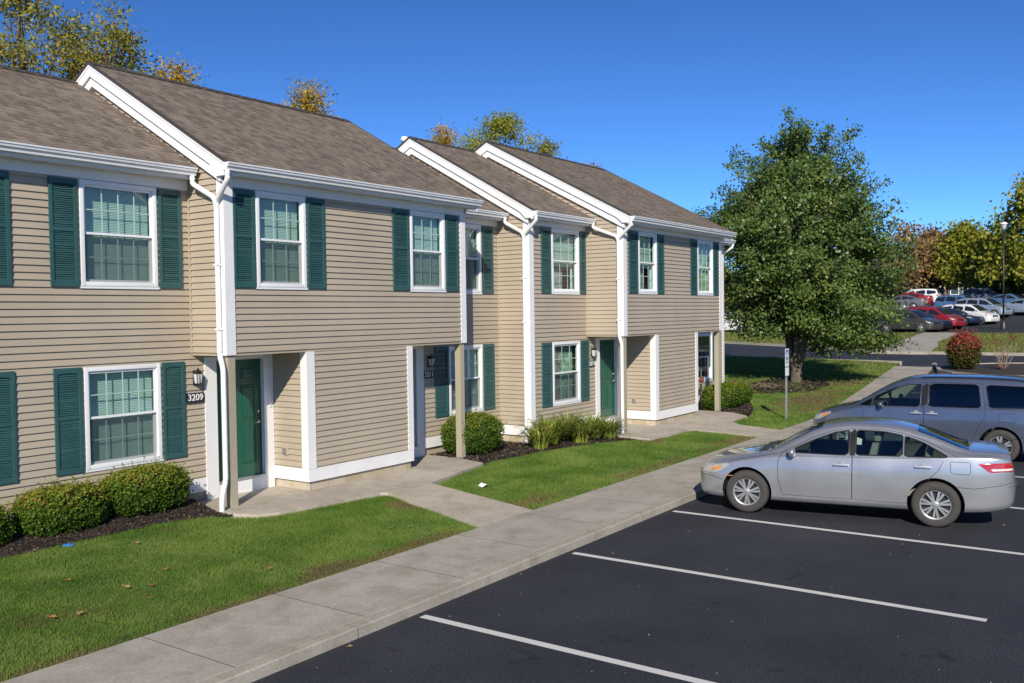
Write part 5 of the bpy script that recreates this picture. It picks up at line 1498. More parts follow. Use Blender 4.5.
class Shape:
    def __init__(self, S):
        self.S = S; self.L = S['L']
        self.zt, self.zr, self.wr, self.zbelt, self.w, self.zb = [pchip(S[k]) for k in ('zt', 'zr', 'wr', 'zbelt', 'w', 'zb')]
        self.wbf = pchip(S['wbf']); self.cache = {}
    def x(self, s): return self.S['front']+self.S['WB']/2-s    # s measured from the nose; +x forward
    def section(self, s, inset=0.0, chaikin=2):
        key = (round(s, 4), inset)
        if key in self.cache: return self.cache[key]
        w = self.w(s)-inset; zb = self.zb(s); zt = self.zt(s)-inset; zr = min(self.zr(s)-inset, zt-.004); zl = min(self.zbelt(s), zr-.01)
        wr = min(self.wr(s)-inset*.6, w*.97); wb = min(w*self.wbf(s), w)
        if inset: zb = max(zb, self.S['floor'])
        zm = min(zb+(zl-zb)*.42, self.S.get('zm', .58)); H = zl-zb
        pts = [(0, zb), (.72*w, zb), (.93*w, zb+.012), (.975*w, zb+min(.07, H*.2)), (.985*w, zb+min(.10, H*.28)), (w, zm), (.995*w, zm+(zl-zm)*.45), (.982*w, zm+(zl-zm)*.68), (wb+.006, zl-.012), (wb, zl), (wb-.008, zl+.008)]
        k = self.S.get('bulge', .012)
        mx = (wb+wr)/2+k; mz = (zl+zr)/2
        pts += [(mx, mz), (wr+.012, zr-.03 if zr-zl > .08 else zr-(zr-zl)*.25), (wr-.012, zr+(zt-zr)*.12), (wr*.82, zr+(zt-zr)*.62), (wr*.45, zr+(zt-zr)*.93), (0, zt)]
        for _ in range(chaikin):
            out = [pts[0]]
            for a, b in zip(pts[:-1], pts[1:]):
                out += [(a[0]*.75+b[0]*.25, a[1]*.75+b[1]*.25), (a[0]*.25+b[0]*.75, a[1]*.25+b[1]*.75)]
            out.append(pts[-1]); pts = out
        self.cache[key] = np.array(pts)
        return self.cache[key]
    def side(self, s, z):
        p = self.section(s); i = int(np.argmax(p[:, 0]*(p[:, 1] < self.zbelt(s)*.8+.0001))) if False else 0
        zz = p[:, 1]; ok = np.concatenate([[True], np.diff(np.maximum.accumulate(zz)) > 1e-6])
        m = np.maximum.accumulate(zz)
        return float(np.interp(z, m[ok], p[:, 0][ok]))
    def top(self, s, y):
        p = self.section(s)[::-1]
        m = np.maximum.accumulate(p[:, 0]); ok = np.concatenate([[True], np.diff(m) > 1e-6])
        return float(np.interp(abs(y), m[ok], p[:, 1][ok]))
    def loft(self, ss, inset=0.0, mi=0):
        mb = MB(); rings = []
        for s in ss:
            p = self.section(s, inset); x = self.x(s)
            ring = [(x, q[0], q[1]) for q in p]+[(x, -q[0], q[1]) for q in p[-2:0:-1]]
            b = len(mb.v); mb.v += [tuple(map(float, r)) for r in ring]; rings.append((b, len(ring)))
        for (a, n), (b, _) in zip(rings[:-1], rings[1:]):
            for j in range(n):
                mb.f.append((a+j, a+(j+1) % n, b+(j+1) % n, b+j)); mb.m.append(mi)
        a, n = rings[0]; mb.f.append(tuple(a+j for j in range(n))[::-1]); mb.m.append(mi)
        a, n = rings[-1]; mb.f.append(tuple(a+j for j in range(n))); mb.m.append(mi)
        return mb
    def stations(self, n=84):
        L = self.L
        return sorted(set([round(L*(.5-.5*math.cos(math.pi*i/n))*.35+L*i/n*.65, 4) for i in range(n+1)]+[.006, .015, .03, .05, .08, L-.006, L-.015, L-.03, L-.05, L-.08]))
    def patch(self, poly, side, off=0.0, rows=14, cols=18):
        """grid mesh of a convex (s,z) polygon lying on the car's side"""
        zs = [p[1] for p in poly]; mb = MB(); z0, z1 = min(zs), max(zs); grid = []
        for r in range(rows+1):
            z = z0+(z1-z0)*min(max(r/rows, .002), .998); xs = []
            for a, b in zip(poly, poly[1:]+poly[:1]):
                if (a[1]-z)*(b[1]-z) <= 0 and abs(a[1]-b[1]) > 1e-9: xs.append(a[0]+(b[0]-a[0])*(z-a[1])/(b[1]-a[1]))
            lo, hi = min(xs), max(xs); row = []
            for c in range(cols+1):
                s = lo+(hi-lo)*c/cols; row.append((self.x(s), side*(self.side(s, z)+off), z))
            grid.append(row)
        for row in grid: mb.v += row
        W = cols+1
        for r in range(rows):
            for c in range(cols):
                mb.f.append((r*W+c, r*W+c+1, (r+1)*W+c+1, (r+1)*W+c)); mb.m.append(0)
        return mb
    def edge_path(self, poly, side, off=.004, closed=True, step=.05):
        out = []; P = poly+poly[:1] if closed else poly
        for a, b in zip(P[:-1], P[1:]):
            n = max(1, int(math.hypot(a[0]-b[0], a[1]-b[1])/step))
            for i in range(n):
                s = a[0]+(b[0]-a[0])*i/n; z = a[1]+(b[1]-a[1])*i/n; out.append((self.x(s), side*(self.side(s, z)+off), z))
        e = P[-1]; out.append((self.x(e[0]), side*(self.side(*e)+off), e[1]))
        return out
    def top_patch(self, srange, halfw, off=0.0, rows=16, cols=20):
        mb = MB(); W = cols+1
        for r in range(rows+1):
            s = srange[0]+(srange[1]-srange[0])*r/rows; hw = halfw(r/rows)
            for c in range(cols+1):
                y = -hw+2*hw*c/cols; mb.v.append((self.x(s), y, self.top(s, y)+off))
        for r in range(rows):
            for c in range(cols):
                mb.f.append((r*W+c, r*W+c+1, (r+1)*W+c+1, (r+1)*W+c)); mb.m.append(0)
        return mb

def smooth_poly(poly, it=2):
    for _ in range(it):
        out = []
        for a, b in zip(poly, poly[1:]+poly[:1]):
            out += [(a[0]*.93+b[0]*.07, a[1]*.93+b[1]*.07), (a[0]*.07+b[0]*.93, a[1]*.07+b[1]*.93)]
        poly = out
    return poly

def boolean(o, cutter, op='DIFFERENCE'):
    md = o.modifiers.new('b', 'BOOLEAN'); md.operation = op; md.object = cutter; md.solver = 'EXACT'; md.material_mode = 'TRANSFER'
    dg = bpy.context.evaluated_depsgraph_get(); dg.update()
    me = bpy.data.meshes.new_from_object(o.evaluated_get(dg))
    o.modifiers.clear(); old = o.data; o.data = me
    return me
def kill(o):
    me = o.data; bpy.data.objects.remove(o)
    if me.users == 0: bpy.data.meshes.remove(me)

def car_paint(name, col, metal=.55, rough=.34):
    m, nt, b = new_mat(name)
    tc = N(nt, 'ShaderNodeTexCoord'); n1 = N(nt, 'ShaderNodeTexNoise'); n1.inputs['Scale'].default_value = 2.2; n1.inputs['Detail'].default_value = 8
    nt.links.new(tc.outputs['Object'], n1.inputs['Vector'])
    rp = N(nt, 'ShaderNodeValToRGB'); rp.color_ramp.elements[0].position = .3; rp.color_ramp.elements[1].position = .7
    rp.color_ramp.elements[0].color = rgb([c*.9 for c in col]); rp.color_ramp.elements[1].color = rgb([c*1.05 for c in col])
    nt.links.new(n1.outputs['Fac'], rp.inputs['Fac']); nt.links.new(rp.outputs['Color'], b.inputs['Base Color'])
    b.inputs['Metallic'].default_value = metal; b.inputs['Roughness'].default_value = rough
    b.inputs['Coat Weight'].default_value = 1.0; b.inputs['Coat Roughness'].default_value = .03
    rr_ = N(nt, 'ShaderNodeMapRange'); rr_.inputs['To Min'].default_value = rough*.8; rr_.inputs['To Max'].default_value = rough*1.25
    nt.links.new(n1.outputs['Fac'], rr_.inputs['Value']); nt.links.new(rr_.outputs['Result'], b.inputs['Roughness'])
    return m
M['silver'] = car_paint('silver_paint', (.44, .453, .47), .62, .26)
M['bluesilver'] = car_paint('blue_grey_paint', (.135, .166, .235), .6, .25)
M['tyre'] = mat('tyre_rubber', (.050, .047, .044), .85, .15, 20, bump=.2, bscale=60)
M['rim'] = mat('rim_silver', (.36, .37, .38), .4, .08, 10, metal=.5)
M['rimdark'] = mat('rim_gap', (.015, .015, .016), .7, .1, 10)
M['cabin'] = mat('cabin_grey', (.10, .095, .085), .8, .2, 6)
M['seat'] = mat('seat_cloth', (.26, .24, .20), .85, .1, 10)
M['carglass'] = glass_mat('car_glass', (.62, .74, .68), .9, .005, 1.55)
M['privacy'] = glass_mat('privacy_glass', (.07, .09, .12), .9, .005, 1.6)
M['chrome'] = mat('chrome', (.80, .81, .83), .3, .03, 10, metal=.75)
M['trimblack'] = mat('black_trim', (.012, .012, .013), .35, .1, 10)
M['amber'] = mat('amber_lens', (.60, .22, .05), .15, .05, 20, coat=1.0)
M['lens'] = mat('clear_lens', (.48, .47, .43), .1, .2, 14, coat=1.0, metal=.3)
M['redlens'] = mat('red_lens', (.42, .015, .02), .12, .15, 14, coat=1.0)
M['whitelens'] = mat('white_lens', (.62, .60, .60), .12, .1, 14, coat=1.0)
M['arch'] = mat('wheel_well', (.008, .008, .009), .9, .1, 10)

def wheel(parent, r, wd, spokes, x, y, side, style='cover'):
    wl = empty_child('wheel', parent, (x, y, r))
    t = MB(); rr_ = r; ri = r*.64
    t.lathe([(ri, -wd/2+.01), (ri+.02, -wd/2), (r-.035, -wd/2-.004), (r-.012, -wd/2+.012), (r, -wd/2+.04), (r, wd/2-.04), (r-.012, wd/2-.012), (r-.035, wd/2+.004), (ri+.02, wd/2), (ri, wd/2-.01)], 40, 'y', close=True)
    # tread grooves
    t.build('tyre', M['tyre'], wl, smooth=True)
    f = -wd/2*side*-1
    yo = side*(wd/2-.012)
    b = MB(); b.lathe([(0, yo-side*.05), (ri, yo-side*.05), (ri, -yo)], 32, 'y'); b.build('rim_back', M['rimdark'], wl)
    k = MB()
    k.lathe([(ri*.90, yo-side*.03), (ri*.93, yo-side*.004), (ri*1.0, yo+side*.004), (ri*1.015, yo-side*.012), (ri*.99, yo-side*.03)], 40, 'y')
    k.lathe([(0, yo+side*.006), (ri*.16, yo+side*.005), (ri*.25, yo-side*.004), (ri*.27, yo-side*.02)], 24, 'y')
    for i in range(spokes):
        a0 = 2*math.pi*i/spokes+.2
        offs = (-.115, .115) if style == 'cover' else (-.085, .085)
        for o_ in offs:
            w0, w1 = (ri*.055, ri*.085) if style == 'cover' else (ri*.07, ri*.10)
            def pt(rad, u, yy):
                a = a0+o_*(1.35 if rad > ri*.5 else 1.15)
                if style != 'cover': a = a0+o_*(2.2 if rad > ri*.5 else 1.3)
                cx, cz = math.cos(a), math.sin(a)
                return (cx*rad-cz*u, yy, cz*rad+cx*u)
            ra, rb = ri*.2, ri*.95
            ya, yb = yo+side*.0, yo-side*.006
            vs = [pt(ra, -w0, ya), pt(ra, w0, ya), pt(rb, w1, yb), pt(rb, -w1, yb), pt(ra, -w0, ya-side*.03), pt(ra, w0, ya-side*.03), pt(rb, w1, yb-side*.03), pt(rb, -w1, yb-side*.03)]
            k.add(vs, [(0,1,2,3),(0,4,5,1),(1,5,6,2),(2,6,7,3),(3,7,4,0)])
    k.build('rim', M['rim'], wl, angle=35)
    return wl
def empty_child(name, parent, loc):
    o = bpy.data.objects.new(name, None); COL.objects.link(o); o.parent = parent; o.location = loc; o.empty_display_size = .1
    return o

def prism_obj(poly_s, sh, a0, a1, m):
    mb = MB(); mb.prism([(sh.x(p[0]), p[1]) for p in poly_s], 1, a0, a1); return mb.build('cut', m)

def detailed_car(name, S, loc, rz, paint, label, cat):
    root = empty(name, loc, rz, label, cat)
    sh = Shape(S)
    body = sh.loft(sh.stations()).build('body', [M[paint], M['arch'], M['cabin']], None, smooth=True)
    # cabin cavity
    c0, c1 = S['cabin']
    cav = sh.loft([c0+(c1-c0)*i/40 for i in range(41)], inset=.055).build('cut', M['cabin'])
    boolean(body, cav); kill(cav)
    # wheel wells
    for xs in (S['WB']/2, -S['WB']/2):
        for sd in (-1, 1):
            w = MB(); w.lathe([(0, sd*.52), (S['well'], sd*.52), (S['well'], sd*1.3), (0, sd*1.3)], 40, 'y', (xs, 0, S['r']+.01)); c = w.build('cut', M['arch']); boolean(body, c); kill(c)
    # window openings
    for wn in S['windows']:
        c = prism_obj(smooth_poly(wn[0], 2), sh, -1.3, 1.3, M['trimblack']); boolean(body, c); kill(c)
    for (s0, s1, hw0, hw1, zc) in S['screens']:
        mb = MB(); n = 12; P = []
        for i in range(n+1): P.append((sh.x(s0+(s1-s0)*i/n), hw0+(hw1-hw0)*i/n))
        poly = P+[(p[0], -p[1]) for p in P[::-1]]
        mb.prism(poly, 2, zc, 2.2); c = mb.build('cut', M['trimblack']); boolean(body, c); kill(c)
    # doors
    for sd in (1, -1):
        for dn, poly in S['doors']:
            c = prism_obj(poly, sh, sd*.45, sd*1.4, M['cabin'])
            d = bpy.data.objects.new(dn, body.data.copy()); COL.objects.link(d)
            boolean(d, c, 'INTERSECT'); kill(c)
            d.parent = root; d.name = dn
            if sd == 1: S.setdefault('_d', {})[dn+poly[0][0].__str__()] = d
            h = S['handle'].get(poly[0][0])
            if h:
                hs, hz = h; m = MB(); yy = sh.side(hs, hz)
                m.bbox(sh.x(hs)-.115, sd*(yy+.022), hz-.014, sh.x(hs)+.115, sd*(yy+.042), hz+.014, .008)
                for q in (-.085, .085): m.box(sh.x(hs)+q-.015, sd*(yy-.01), hz-.01, sh.x(hs)+q+.015, sd*(yy+.025), hz+.01)
                m.build('handle', M['chrome'], d, angle=40)
                m = MB(); m.lathe([(0, sd*.0), (.05, sd*.001), (.055, 0)], 20, 'y', (sh.x(hs)+.0, sd*(yy+.002), hz)); m.build('handle_cup', M['rim'], d, smooth=True)
        for dn, poly in S['doors']:
            cx = sum(p[0] for p in poly)/len(poly); cz = sum(p[1] for p in poly)/len(poly)
            big = []
            for p in poly:
                v = Vector((p[0]-cx, p[1]-cz)); big.append((p[0]+v.x/v.length*.007, p[1]+v.y/v.length*.007))
            c = prism_obj(big, sh, sd*.44, sd*1.4, M['trimblack']); boolean(body, c); kill(c)
    body.parent = root
    for o in [body]+[k for k in kids(root) if k.type == 'MESH']:
        o.data.shade_smooth(); o.data.set_sharp_from_angle(angle=R(32))
    # panes + black surrounds
    for sd in (1, -1):
        for (poly, gm, trim) in S['windows']:
            p2 = smooth_poly(poly, 2)
            sh.patch(p2, sd, -.012).build('window', M[gm], root, smooth=True, fix=False)
            m = MB(); m.tube(sh.edge_path(p2, sd, .001, step=.06), .009, 6, caps=False); m.build('window_seal', M['trimblack'], root, smooth=True)
    for k, (s0, s1, hw0, hw1, zc) in enumerate(S['screens']):
        sh.top_patch((s0, s1), lambda t: hw0+(hw1-hw0)*t, -.008).build('windscreen' if k == 0 else 'rear_window', M['carglass'], root, smooth=True, fix=False)
    # pillars in black between the side windows
    for (poly) in S['pillars']:
        for sd in (1, -1): sh.patch(poly, sd, .002, 8, 4).build('pillar_cover', M['trimblack'], root, smooth=True, fix=False)
    # lamps
    for sd in (1, -1):
        for (nm, poly, mt, off) in S['lamps']:
            o = sh.patch(smooth_poly(poly, 1), sd, off, 10, 24).build(nm, M[mt], root, smooth=True, fix=False)
    # raised dark lines stand in for shadowed gaps (bumper, fuel door)
    for sd in (1, -1):
        for pth, closed in S['lines']:
            if closed == 'fuel' and sd != S.get('fuel', 1): continue
            m = MB(); m.tube(sh.edge_path(pth, sd, .0005, closed == 'fuel', .04), .0035, 5, caps=False); m.build('gap_shadow_line', M['trimblack'], root)
    # mirrors
    for sd in (1, -1):
        s, z = S['mirror']; yy = sh.side(s, z-.02)
        m = MB(); bm = bmesh.new(); bmesh.ops.create_icosphere(bm, subdivisions=3, radius=1)
        for v in bm.verts:
            q = v.co; kx = .07 if q.x > 0 else .045
            v.co = Vector((sh.x(s)+q.x*kx, sd*(yy+.11)+q.y*.105, z+.02+q.z*.075))
        bm.verts.index_update(); m.add([v.co[:] for v in bm.verts], [[v.index for v in f.verts] for f in bm.faces]); bm.free()
        m.box(sh.x(s)-.02, sd*(yy-.03), z-.03, sh.x(s)+.03, sd*(yy+.05), z+.01)
        mo = m.build('mirror', M[paint], root, smooth=True)
    # cowl
    sh.top_patch(S['cowl'], lambda t: S['cowlw'], .004, 4, 16).build('cowl', M['trimblack'], root, smooth=True, fix=False)
    m = MB()
    for y0 in (-.45, .12):
        s = S['cowl'][1]-.02; m.tube([(sh.x(s), y0, sh.top(s, y0)+.02), (sh.x(s+.06), y0+.3, sh.top(s+.06, y0+.3)+.022), (sh.x(s+.07), y0+.55, sh.top(s+.07, y0+.55)+.02)], .008, 5)
    m.build('wiper', M['trimblack'], root)
    # front grille and number plate at the rear
    g = MB()
    for k in range(4): g.box(sh.x(.02), -.36, .60-.03*k, sh.x(-.006-.002*k), .36, .618-.03*k)
    g.box(sh.x(.03), -.45, .30, sh.x(-.004), .45, .42); g.build('grille', M['trimblack'], root)
    # cabin
    for (s, y) in [(q, sy) for q in S['seats'] for sy in (.37, -.37)]:
        m = MB(); x = sh.x(s); zf = S['seatz']
        m.bbox(x-.25, y-.24, zf-.22, x+.27, y+.24, zf, .05)
        m.add([(x-.22-.0, y-.22, zf-.05), (x-.22, y+.22, zf-.05), (x-.38, y+.2, zf+.55), (x-.38, y-.2, zf+.55), (x-.36, y-.22, zf-.05), (x-.36, y+.22, zf-.05), (x-.47, y+.2, zf+.55), (x-.47, y-.2, zf+.55)], [(0,1,2,3),(4,7,6,5),(0,3,7,4),(1,5,6,2),(2,6,7,3)])
        if s < 3.0 or S['seatz'] > .7: m.bbox(x-.50, y-.13, zf+.57, x-.40, y+.13, zf+.74, .035)
        m.build('seat', M['seat'], root, angle=50)
    m = MB(); s = S['wheel_s']; n = 24
    m.tube([(sh.x(s)-.04*math.sin(a)*.6, .37+.185*math.cos(a), S['seatz']+.33+.17*math.sin(a)) for a in [2*math.pi*k/n for k in range(n+1)]], .014, 6, caps=False)
    m.tube([(sh.x(s)+.02, .37, S['seatz']+.33), (sh.x(s)+.3, .37, S['seatz']+.2)], .03, 6); m.build('steering_wheel', M['trimblack'], root, smooth=True)
    m = MB(); m.bbox(sh.x(s)+.12, -.66, S['seatz']+.05, sh.x(s)+.5, .66, S['seatz']+.30, .05); m.build('dashboard', M['cabin'], root, angle=50)
    m = MB(); m.box(-S['WB']/2+.6, -.62, .16, S['WB']/2-.55, .62, .24); m.box(-S['WB']/2-.55, -.4, .2, S['WB']/2+.5, .4, .3); m.build('underbody', M['arch'], root)
    for xs in (S['WB']/2, -S['WB']/2):
        for sd in (1, -1): wheel(root, S['r'], .215, S['spokes'], xs, sd*(S['track']), sd, S['style'])
    return root, sh

SEDAN = dict(L=4.70, WB=2.71, front=.821, r=.333, well=.385, track=.785, floor=.33, zm=.60, spokes=7, style='cover',
    zt=[(0, .60), (.03, .66), (.1, .725), (.25, .785), (.6, .86), (1.0, .93), (1.22, .972), (1.34, 1.02), (1.7, 1.22), (2.05, 1.385), (2.35, 1.448), (2.65, 1.465), (3.1, 1.445), (3.4, 1.39), (3.7, 1.29), (4.0, 1.18), (4.18, 1.13), (4.3, 1.128), (4.55, 1.125), (4.68, 1.11), (4.735, 1.04), (4.78, .84), (4.806, .64)],
    zr=[(0, .585), (.03, .64), (.1, .70), (.25, .757), (.6, .832), (1.0, .905), (1.3, .955), (1.45, .99), (1.75, 1.14), (2.1, 1.315), (2.4, 1.385), (2.7, 1.40), (3.1, 1.375), (3.45, 1.30), (3.8, 1.185), (4.05, 1.105), (4.2, 1.09), (4.5, 1.085), (4.68, 1.065), (4.735, 1.0), (4.78, .81), (4.806, .625)],
    wr=[(0, .42), (.05, .56), (.15, .64), (.5, .69), (1.0, .72), (1.35, .74), (1.6, .70), (2.1, .605), (2.6, .58), (3.1, .585), (3.5, .60), (3.9, .65), (4.15, .70), (4.45, .71), (4.65, .66), (4.75, .56), (4.806, .42)],
    zbelt=[(0, .57), (.03, .62), (.1, .66), (.25, .70), (.6, .765), (1.0, .845), (1.4, .905), (1.7, .925), (2.5, .955), (3.3, .985), (3.9, 1.03), (4.2, 1.04), (4.5, 1.035), (4.68, 1.01), (4.735, .95), (4.78, .79), (4.806, .61)],
    w=[(0, .50), (.02, .60), (.07, .70), (.16, .775), (.3, .835), (.5, .875), (.8, .898), (1.2, .905), (2.4, .91), (3.6, .908), (4.1, .89), (4.4, .855), (4.6, .80), (4.72, .73), (4.78, .63), (4.806, .52)],
    zb=[(0, .50), (.015, .40), (.05, .28), (.12, .22), (.3, .20), (.8, .20), (2.4, .205), (3.9, .215), (4.3, .235), (4.55, .27), (4.70, .31), (4.77, .38), (4.806, .54)],
    wbf=[(0, .97), (.5, .955), (1.2, .94), (2.5, .93), (3.6, .935), (4.4, .95), (4.806, .97)],
    cabin=(1.42, 4.0), seats=(2.42, 3.18), seatz=.60, wheel_s=1.92, mirror=(1.72, .985), cowl=(1.10, 1.27), cowlw=.60,
    windows=[([(1.60, .985), (2.02, 1.185), (2.28, 1.30), (2.475, 1.34), (2.475, .985)], 'carglass', 1),
             ([(2.57, .995), (2.57, 1.345), (2.95, 1.34), (3.22, 1.295), (3.22, 1.01)], 'carglass', 1),
             ([(3.25, 1.01), (3.25, 1.29), (3.50, 1.205), (3.82, 1.04), (3.80, 1.025)], 'carglass', 1)],
    screens=[(1.32, 2.10, .66, .52, 1.00), (3.42, 4.13, .50, .59, 1.06)],
    pillars=[[(2.485, .985), (2.56, .985), (2.56, 1.355), (2.485, 1.35)]],
    doors=[('front_door', [(1.545, .335), (2.512, .335), (2.518, 1.362), (2.28, 1.33), (2.0, 1.215), (1.545, .975), (1.475, .86), (1.47, .62)]),
           ('rear_door', [(2.526, .335), (3.27, .335), (3.33, .40), (3.42, .55), (3.56, .70), (3.70, .84), (3.76, .97), (3.95, 1.035), (3.86, 1.08), (3.52, 1.23), (3.22, 1.325), (2.95, 1.362), (2.532, 1.362)])],
    handle={1.545: (2.38, .845), 2.526: (3.50, .88)},
    lamps=[('headlight', [(.05, .58), (.06, .67), (.18, .72), (.58, .77), (.66, .755), (.50, .655), (.28, .59)], 'lens', .004),
           ('indicator', [(.30, .645), (.33, .70), (.47, .715), (.50, .70), (.42, .655)], 'amber', .009),
           ('tail_light', [(4.24, .965), (4.735, .985), (4.765, .845), (4.42, .835)], 'redlens', .004),
           ('reverse_light', [(4.43, .89), (4.75, .90), (4.755, .868), (4.46, .858)], 'whitelens', .008),
           ('side_marker', [(.60, .57), (.70, .574), (.70, .586), (.60, .582)], 'amber', .003)],
    lines=[([(3.86, .97), (4.14, .97), (4.15, .84), (4.12, .80), (3.90, .80), (3.86, .83)], 'fuel'), ([(3.92, .61), (4.2, .60), (4.6, .66), (4.74, .70)], ''), ([(.52, .50), (.30, .55), (.10, .56)], ''), ([(1.45, .955), (.62, .80)], '')], fuel=1)

VAN = dict(L=5.085, WB=3.03, front=1.0, r=.345, well=.40, track=.85, floor=.36, zm=.66, spokes=5, style='alloy', bulge=.02,
    zt=[(0, .62), (.03, .72), (.1, .82), (.25, .91), (.6, 1.0), (.95, 1.06), (1.1, 1.10), (1.25, 1.17), (1.7, 1.43), (2.1, 1.63), (2.4, 1.71), (2.9, 1.745), (3.6, 1.75), (4.3, 1.735), (4.65, 1.69), (4.78, 1.62), (4.9, 1.40), (4.99, 1.1), (5.05, .88), (5.085, .62)],
    zr=[(0, .60), (.03, .69), (.1, .785), (.25, .87), (.6, .955), (.95, 1.02), (1.2, 1.07), (1.45, 1.18), (1.8, 1.38), (2.15, 1.565), (2.5, 1.65), (3.0, 1.675), (3.6, 1.675), (4.3, 1.66), (4.65, 1.62), (4.78, 1.56), (4.9, 1.34), (4.99, 1.06), (5.05, .86), (5.085, .60)],
    wr=[(0, .45), (.05, .6), (.15, .70), (.5, .77), (1.0, .80), (1.35, .79), (1.7, .74), (2.1, .68), (2.6, .665), (3.5, .67), (4.3, .66), (4.65, .65), (4.85, .68), (5.0, .70), (5.05, .62), (5.085, .5)],
    zbelt=[(0, .58), (.03, .66), (.1, .73), (.25, .80), (.6, .88), (1.0, .965), (1.4, 1.03), (2.0, 1.055), (3.0, 1.07), (4.3, 1.09), (4.78, 1.09), (4.9, 1.05), (4.99, .95), (5.05, .80), (5.085, .58)],
    w=[(0, .55), (.02, .66), (.07, .77), (.16, .85), (.3, .915), (.5, .955), (.8, .98), (1.2, .99), (2.4, .992), (4.2, .985), (4.6, .965), (4.85, .92), (5.0, .85), (5.06, .74), (5.085, .6)],
    zb=[(0, .48), (.015, .38), (.05, .27), (.12, .21), (.3, .19), (.8, .19), (2.4, .20), (4.3, .21), (4.7, .25), (4.95, .30), (5.05, .38), (5.085, .52)],
    wbf=[(0, .97), (.5, .96), (1.2, .95), (2.5, .945), (4.3, .945), (5.085, .97)],
    cabin=(1.40, 4.75), seats=(2.35, 3.35), seatz=.72, wheel_s=1.88, mirror=(1.86, 1.10), cowl=(.95, 1.10), cowlw=.66,
    windows=[([(1.30, 1.075), (1.62, 1.235), (1.64, 1.08)], 'carglass', 1),
             ([(1.66, 1.085), (1.68, 1.27), (2.05, 1.45), (2.38, 1.545), (2.62, 1.565), (2.62, 1.10)], 'carglass', 1),
             ([(2.78, 1.11), (2.78, 1.58), (3.72, 1.585), (3.80, 1.12)], 'privacy', 1),
             ([(3.94, 1.13), (3.86, 1.58), (4.62, 1.56), (4.76, 1.50), (4.80, 1.15)], 'privacy', 1)],
    screens=[(1.20, 2.12, .72, .58, 1.12), (4.80, 4.95, .58, .62, 1.15)],
    pillars=[[(2.64, 1.10), (2.76, 1.11), (2.76, 1.58), (2.64, 1.57)]],
    doors=[('front_door', [(1.50, .36), (2.695, .36), (2.695, 1.60), (2.38, 1.58), (2.05, 1.49), (1.66, 1.30), (1.655, 1.06), (1.46, .95), (1.44, .60)]),
           ('sliding_door', [(2.71, .36), (3.55, .36), (3.62, .46), (3.75, .75), (3.86, .95), (3.87, 1.09), (3.82, 1.40), (3.79, 1.60), (2.71, 1.605)])],
    handle={1.50: (2.55, .965), 2.71: (2.86, .965)},
    lamps=[('headlight', [(.04, .68), (.06, .78), (.25, .85), (.56, .91), (.60, .89), (.4, .78), (.2, .70)], 'lens', .004),
           ('indicator', [(.36, .79), (.38, .86), (.52, .885), (.54, .87), (.45, .81)], 'amber', .009),
           ('tail_light', [(4.82, 1.12), (4.92, 1.12), (5.03, .86), (4.86, .88)], 'redlens', .004)],
    lines=[([(4.12, 1.03), (4.42, 1.03), (4.42, .88), (4.39, .85), (4.15, .85), (4.12, .88)], 'fuel'), ([(4.2, .45), (4.5, .55), (4.95, .62)], ''), ([(3.95, 1.105), (4.75, 1.125)], '')], fuel=1)

def warp(S, f, L):
    T = dict(S); T['L'] = L
    for k in ('zt', 'zr', 'wr', 'zbelt', 'w', 'zb', 'wbf'): T[k] = [(f(a), b) for a, b in S[k]]
    W = lambda P: [(f(a), b) for a, b in P]
    T['windows'] = [(W(p), g, t) for p, g, t in S['windows']]
    T['pillars'] = [W(p) for p in S['pillars']]
    T['doors'] = [(n, W(p)) for n, p in S['doors']]
    T['handle'] = {f(k): (f(v[0]), v[1]) for k, v in S['handle'].items()}
    T['lamps'] = [(n, W(p), m_, o) for n, p, m_, o in S['lamps']]
    T['lines'] = [(W(p), c) for p, c in S['lines']]
    T['screens'] = [(f(a), f(b), c, d, e) for a, b, c, d, e in S['screens']]
    T['cabin'] = (f(S['cabin'][0]), f(S['cabin'][1])); T['cowl'] = (f(S['cowl'][0]), f(S['cowl'][1])); T['seats'] = [f(q) for q in S['seats']]
    T['wheel_s'] = f(S['wheel_s']); T['mirror'] = (f(S['mirror'][0]), S['mirror'][1])
    return T
SEDAN = warp(SEDAN, lambda q: q*.86 if q < .955 else (.821+(q-.955)*.93 if q < 1.9 else (1.70+(q-1.9)*1.1046 if q < 2.5 else (q-.134 if q < 3.9 else 3.766+(q-3.9)*.90))), 3.766+.906*.90)
VAN = warp(VAN, lambda q: q*.85 if q < 1.0 else ((q-.24*(q-1.0) if q < 1.5 else (q-.12 if q < 4.5 else q-.12*(5.085-q)/.585))-.15), 5.085-.15); VAN['front'] = .85
def head(fx, fy): return math.atan2(fy, fx)
sed, SSH = detailed_car('parked_sedan', SEDAN, (15.02, 4.20, 0), head(-.172, .985), 'silver', 'silver four door sedan with dented rear bumper, parked nose to the sidewalk', 'car')
van, VSH = detailed_car('parked_minivan', VAN, (21.9, 4.27, 0), head(-.02, 1.0), 'bluesilver', 'blue grey minivan with dark rear side windows, parked beyond the silver sedan', 'van')
# roof rails on the van
for sd in (1, -1):
    m = MB(); P = [(VSH.x(s), sd*.60, VSH.top(s, .60)+.012) for s in [2.35+.15*i for i in range(15)]]
    P = [(P[0][0]+.06, P[0][1], P[0][2]-.04)]+P+[(P[-1][0]-.06, P[-1][1], P[-1][2]-.04)]
    m.tube(P, .014, 6); m.build('roof_rail', M['trimblack'], van, smooth=True)
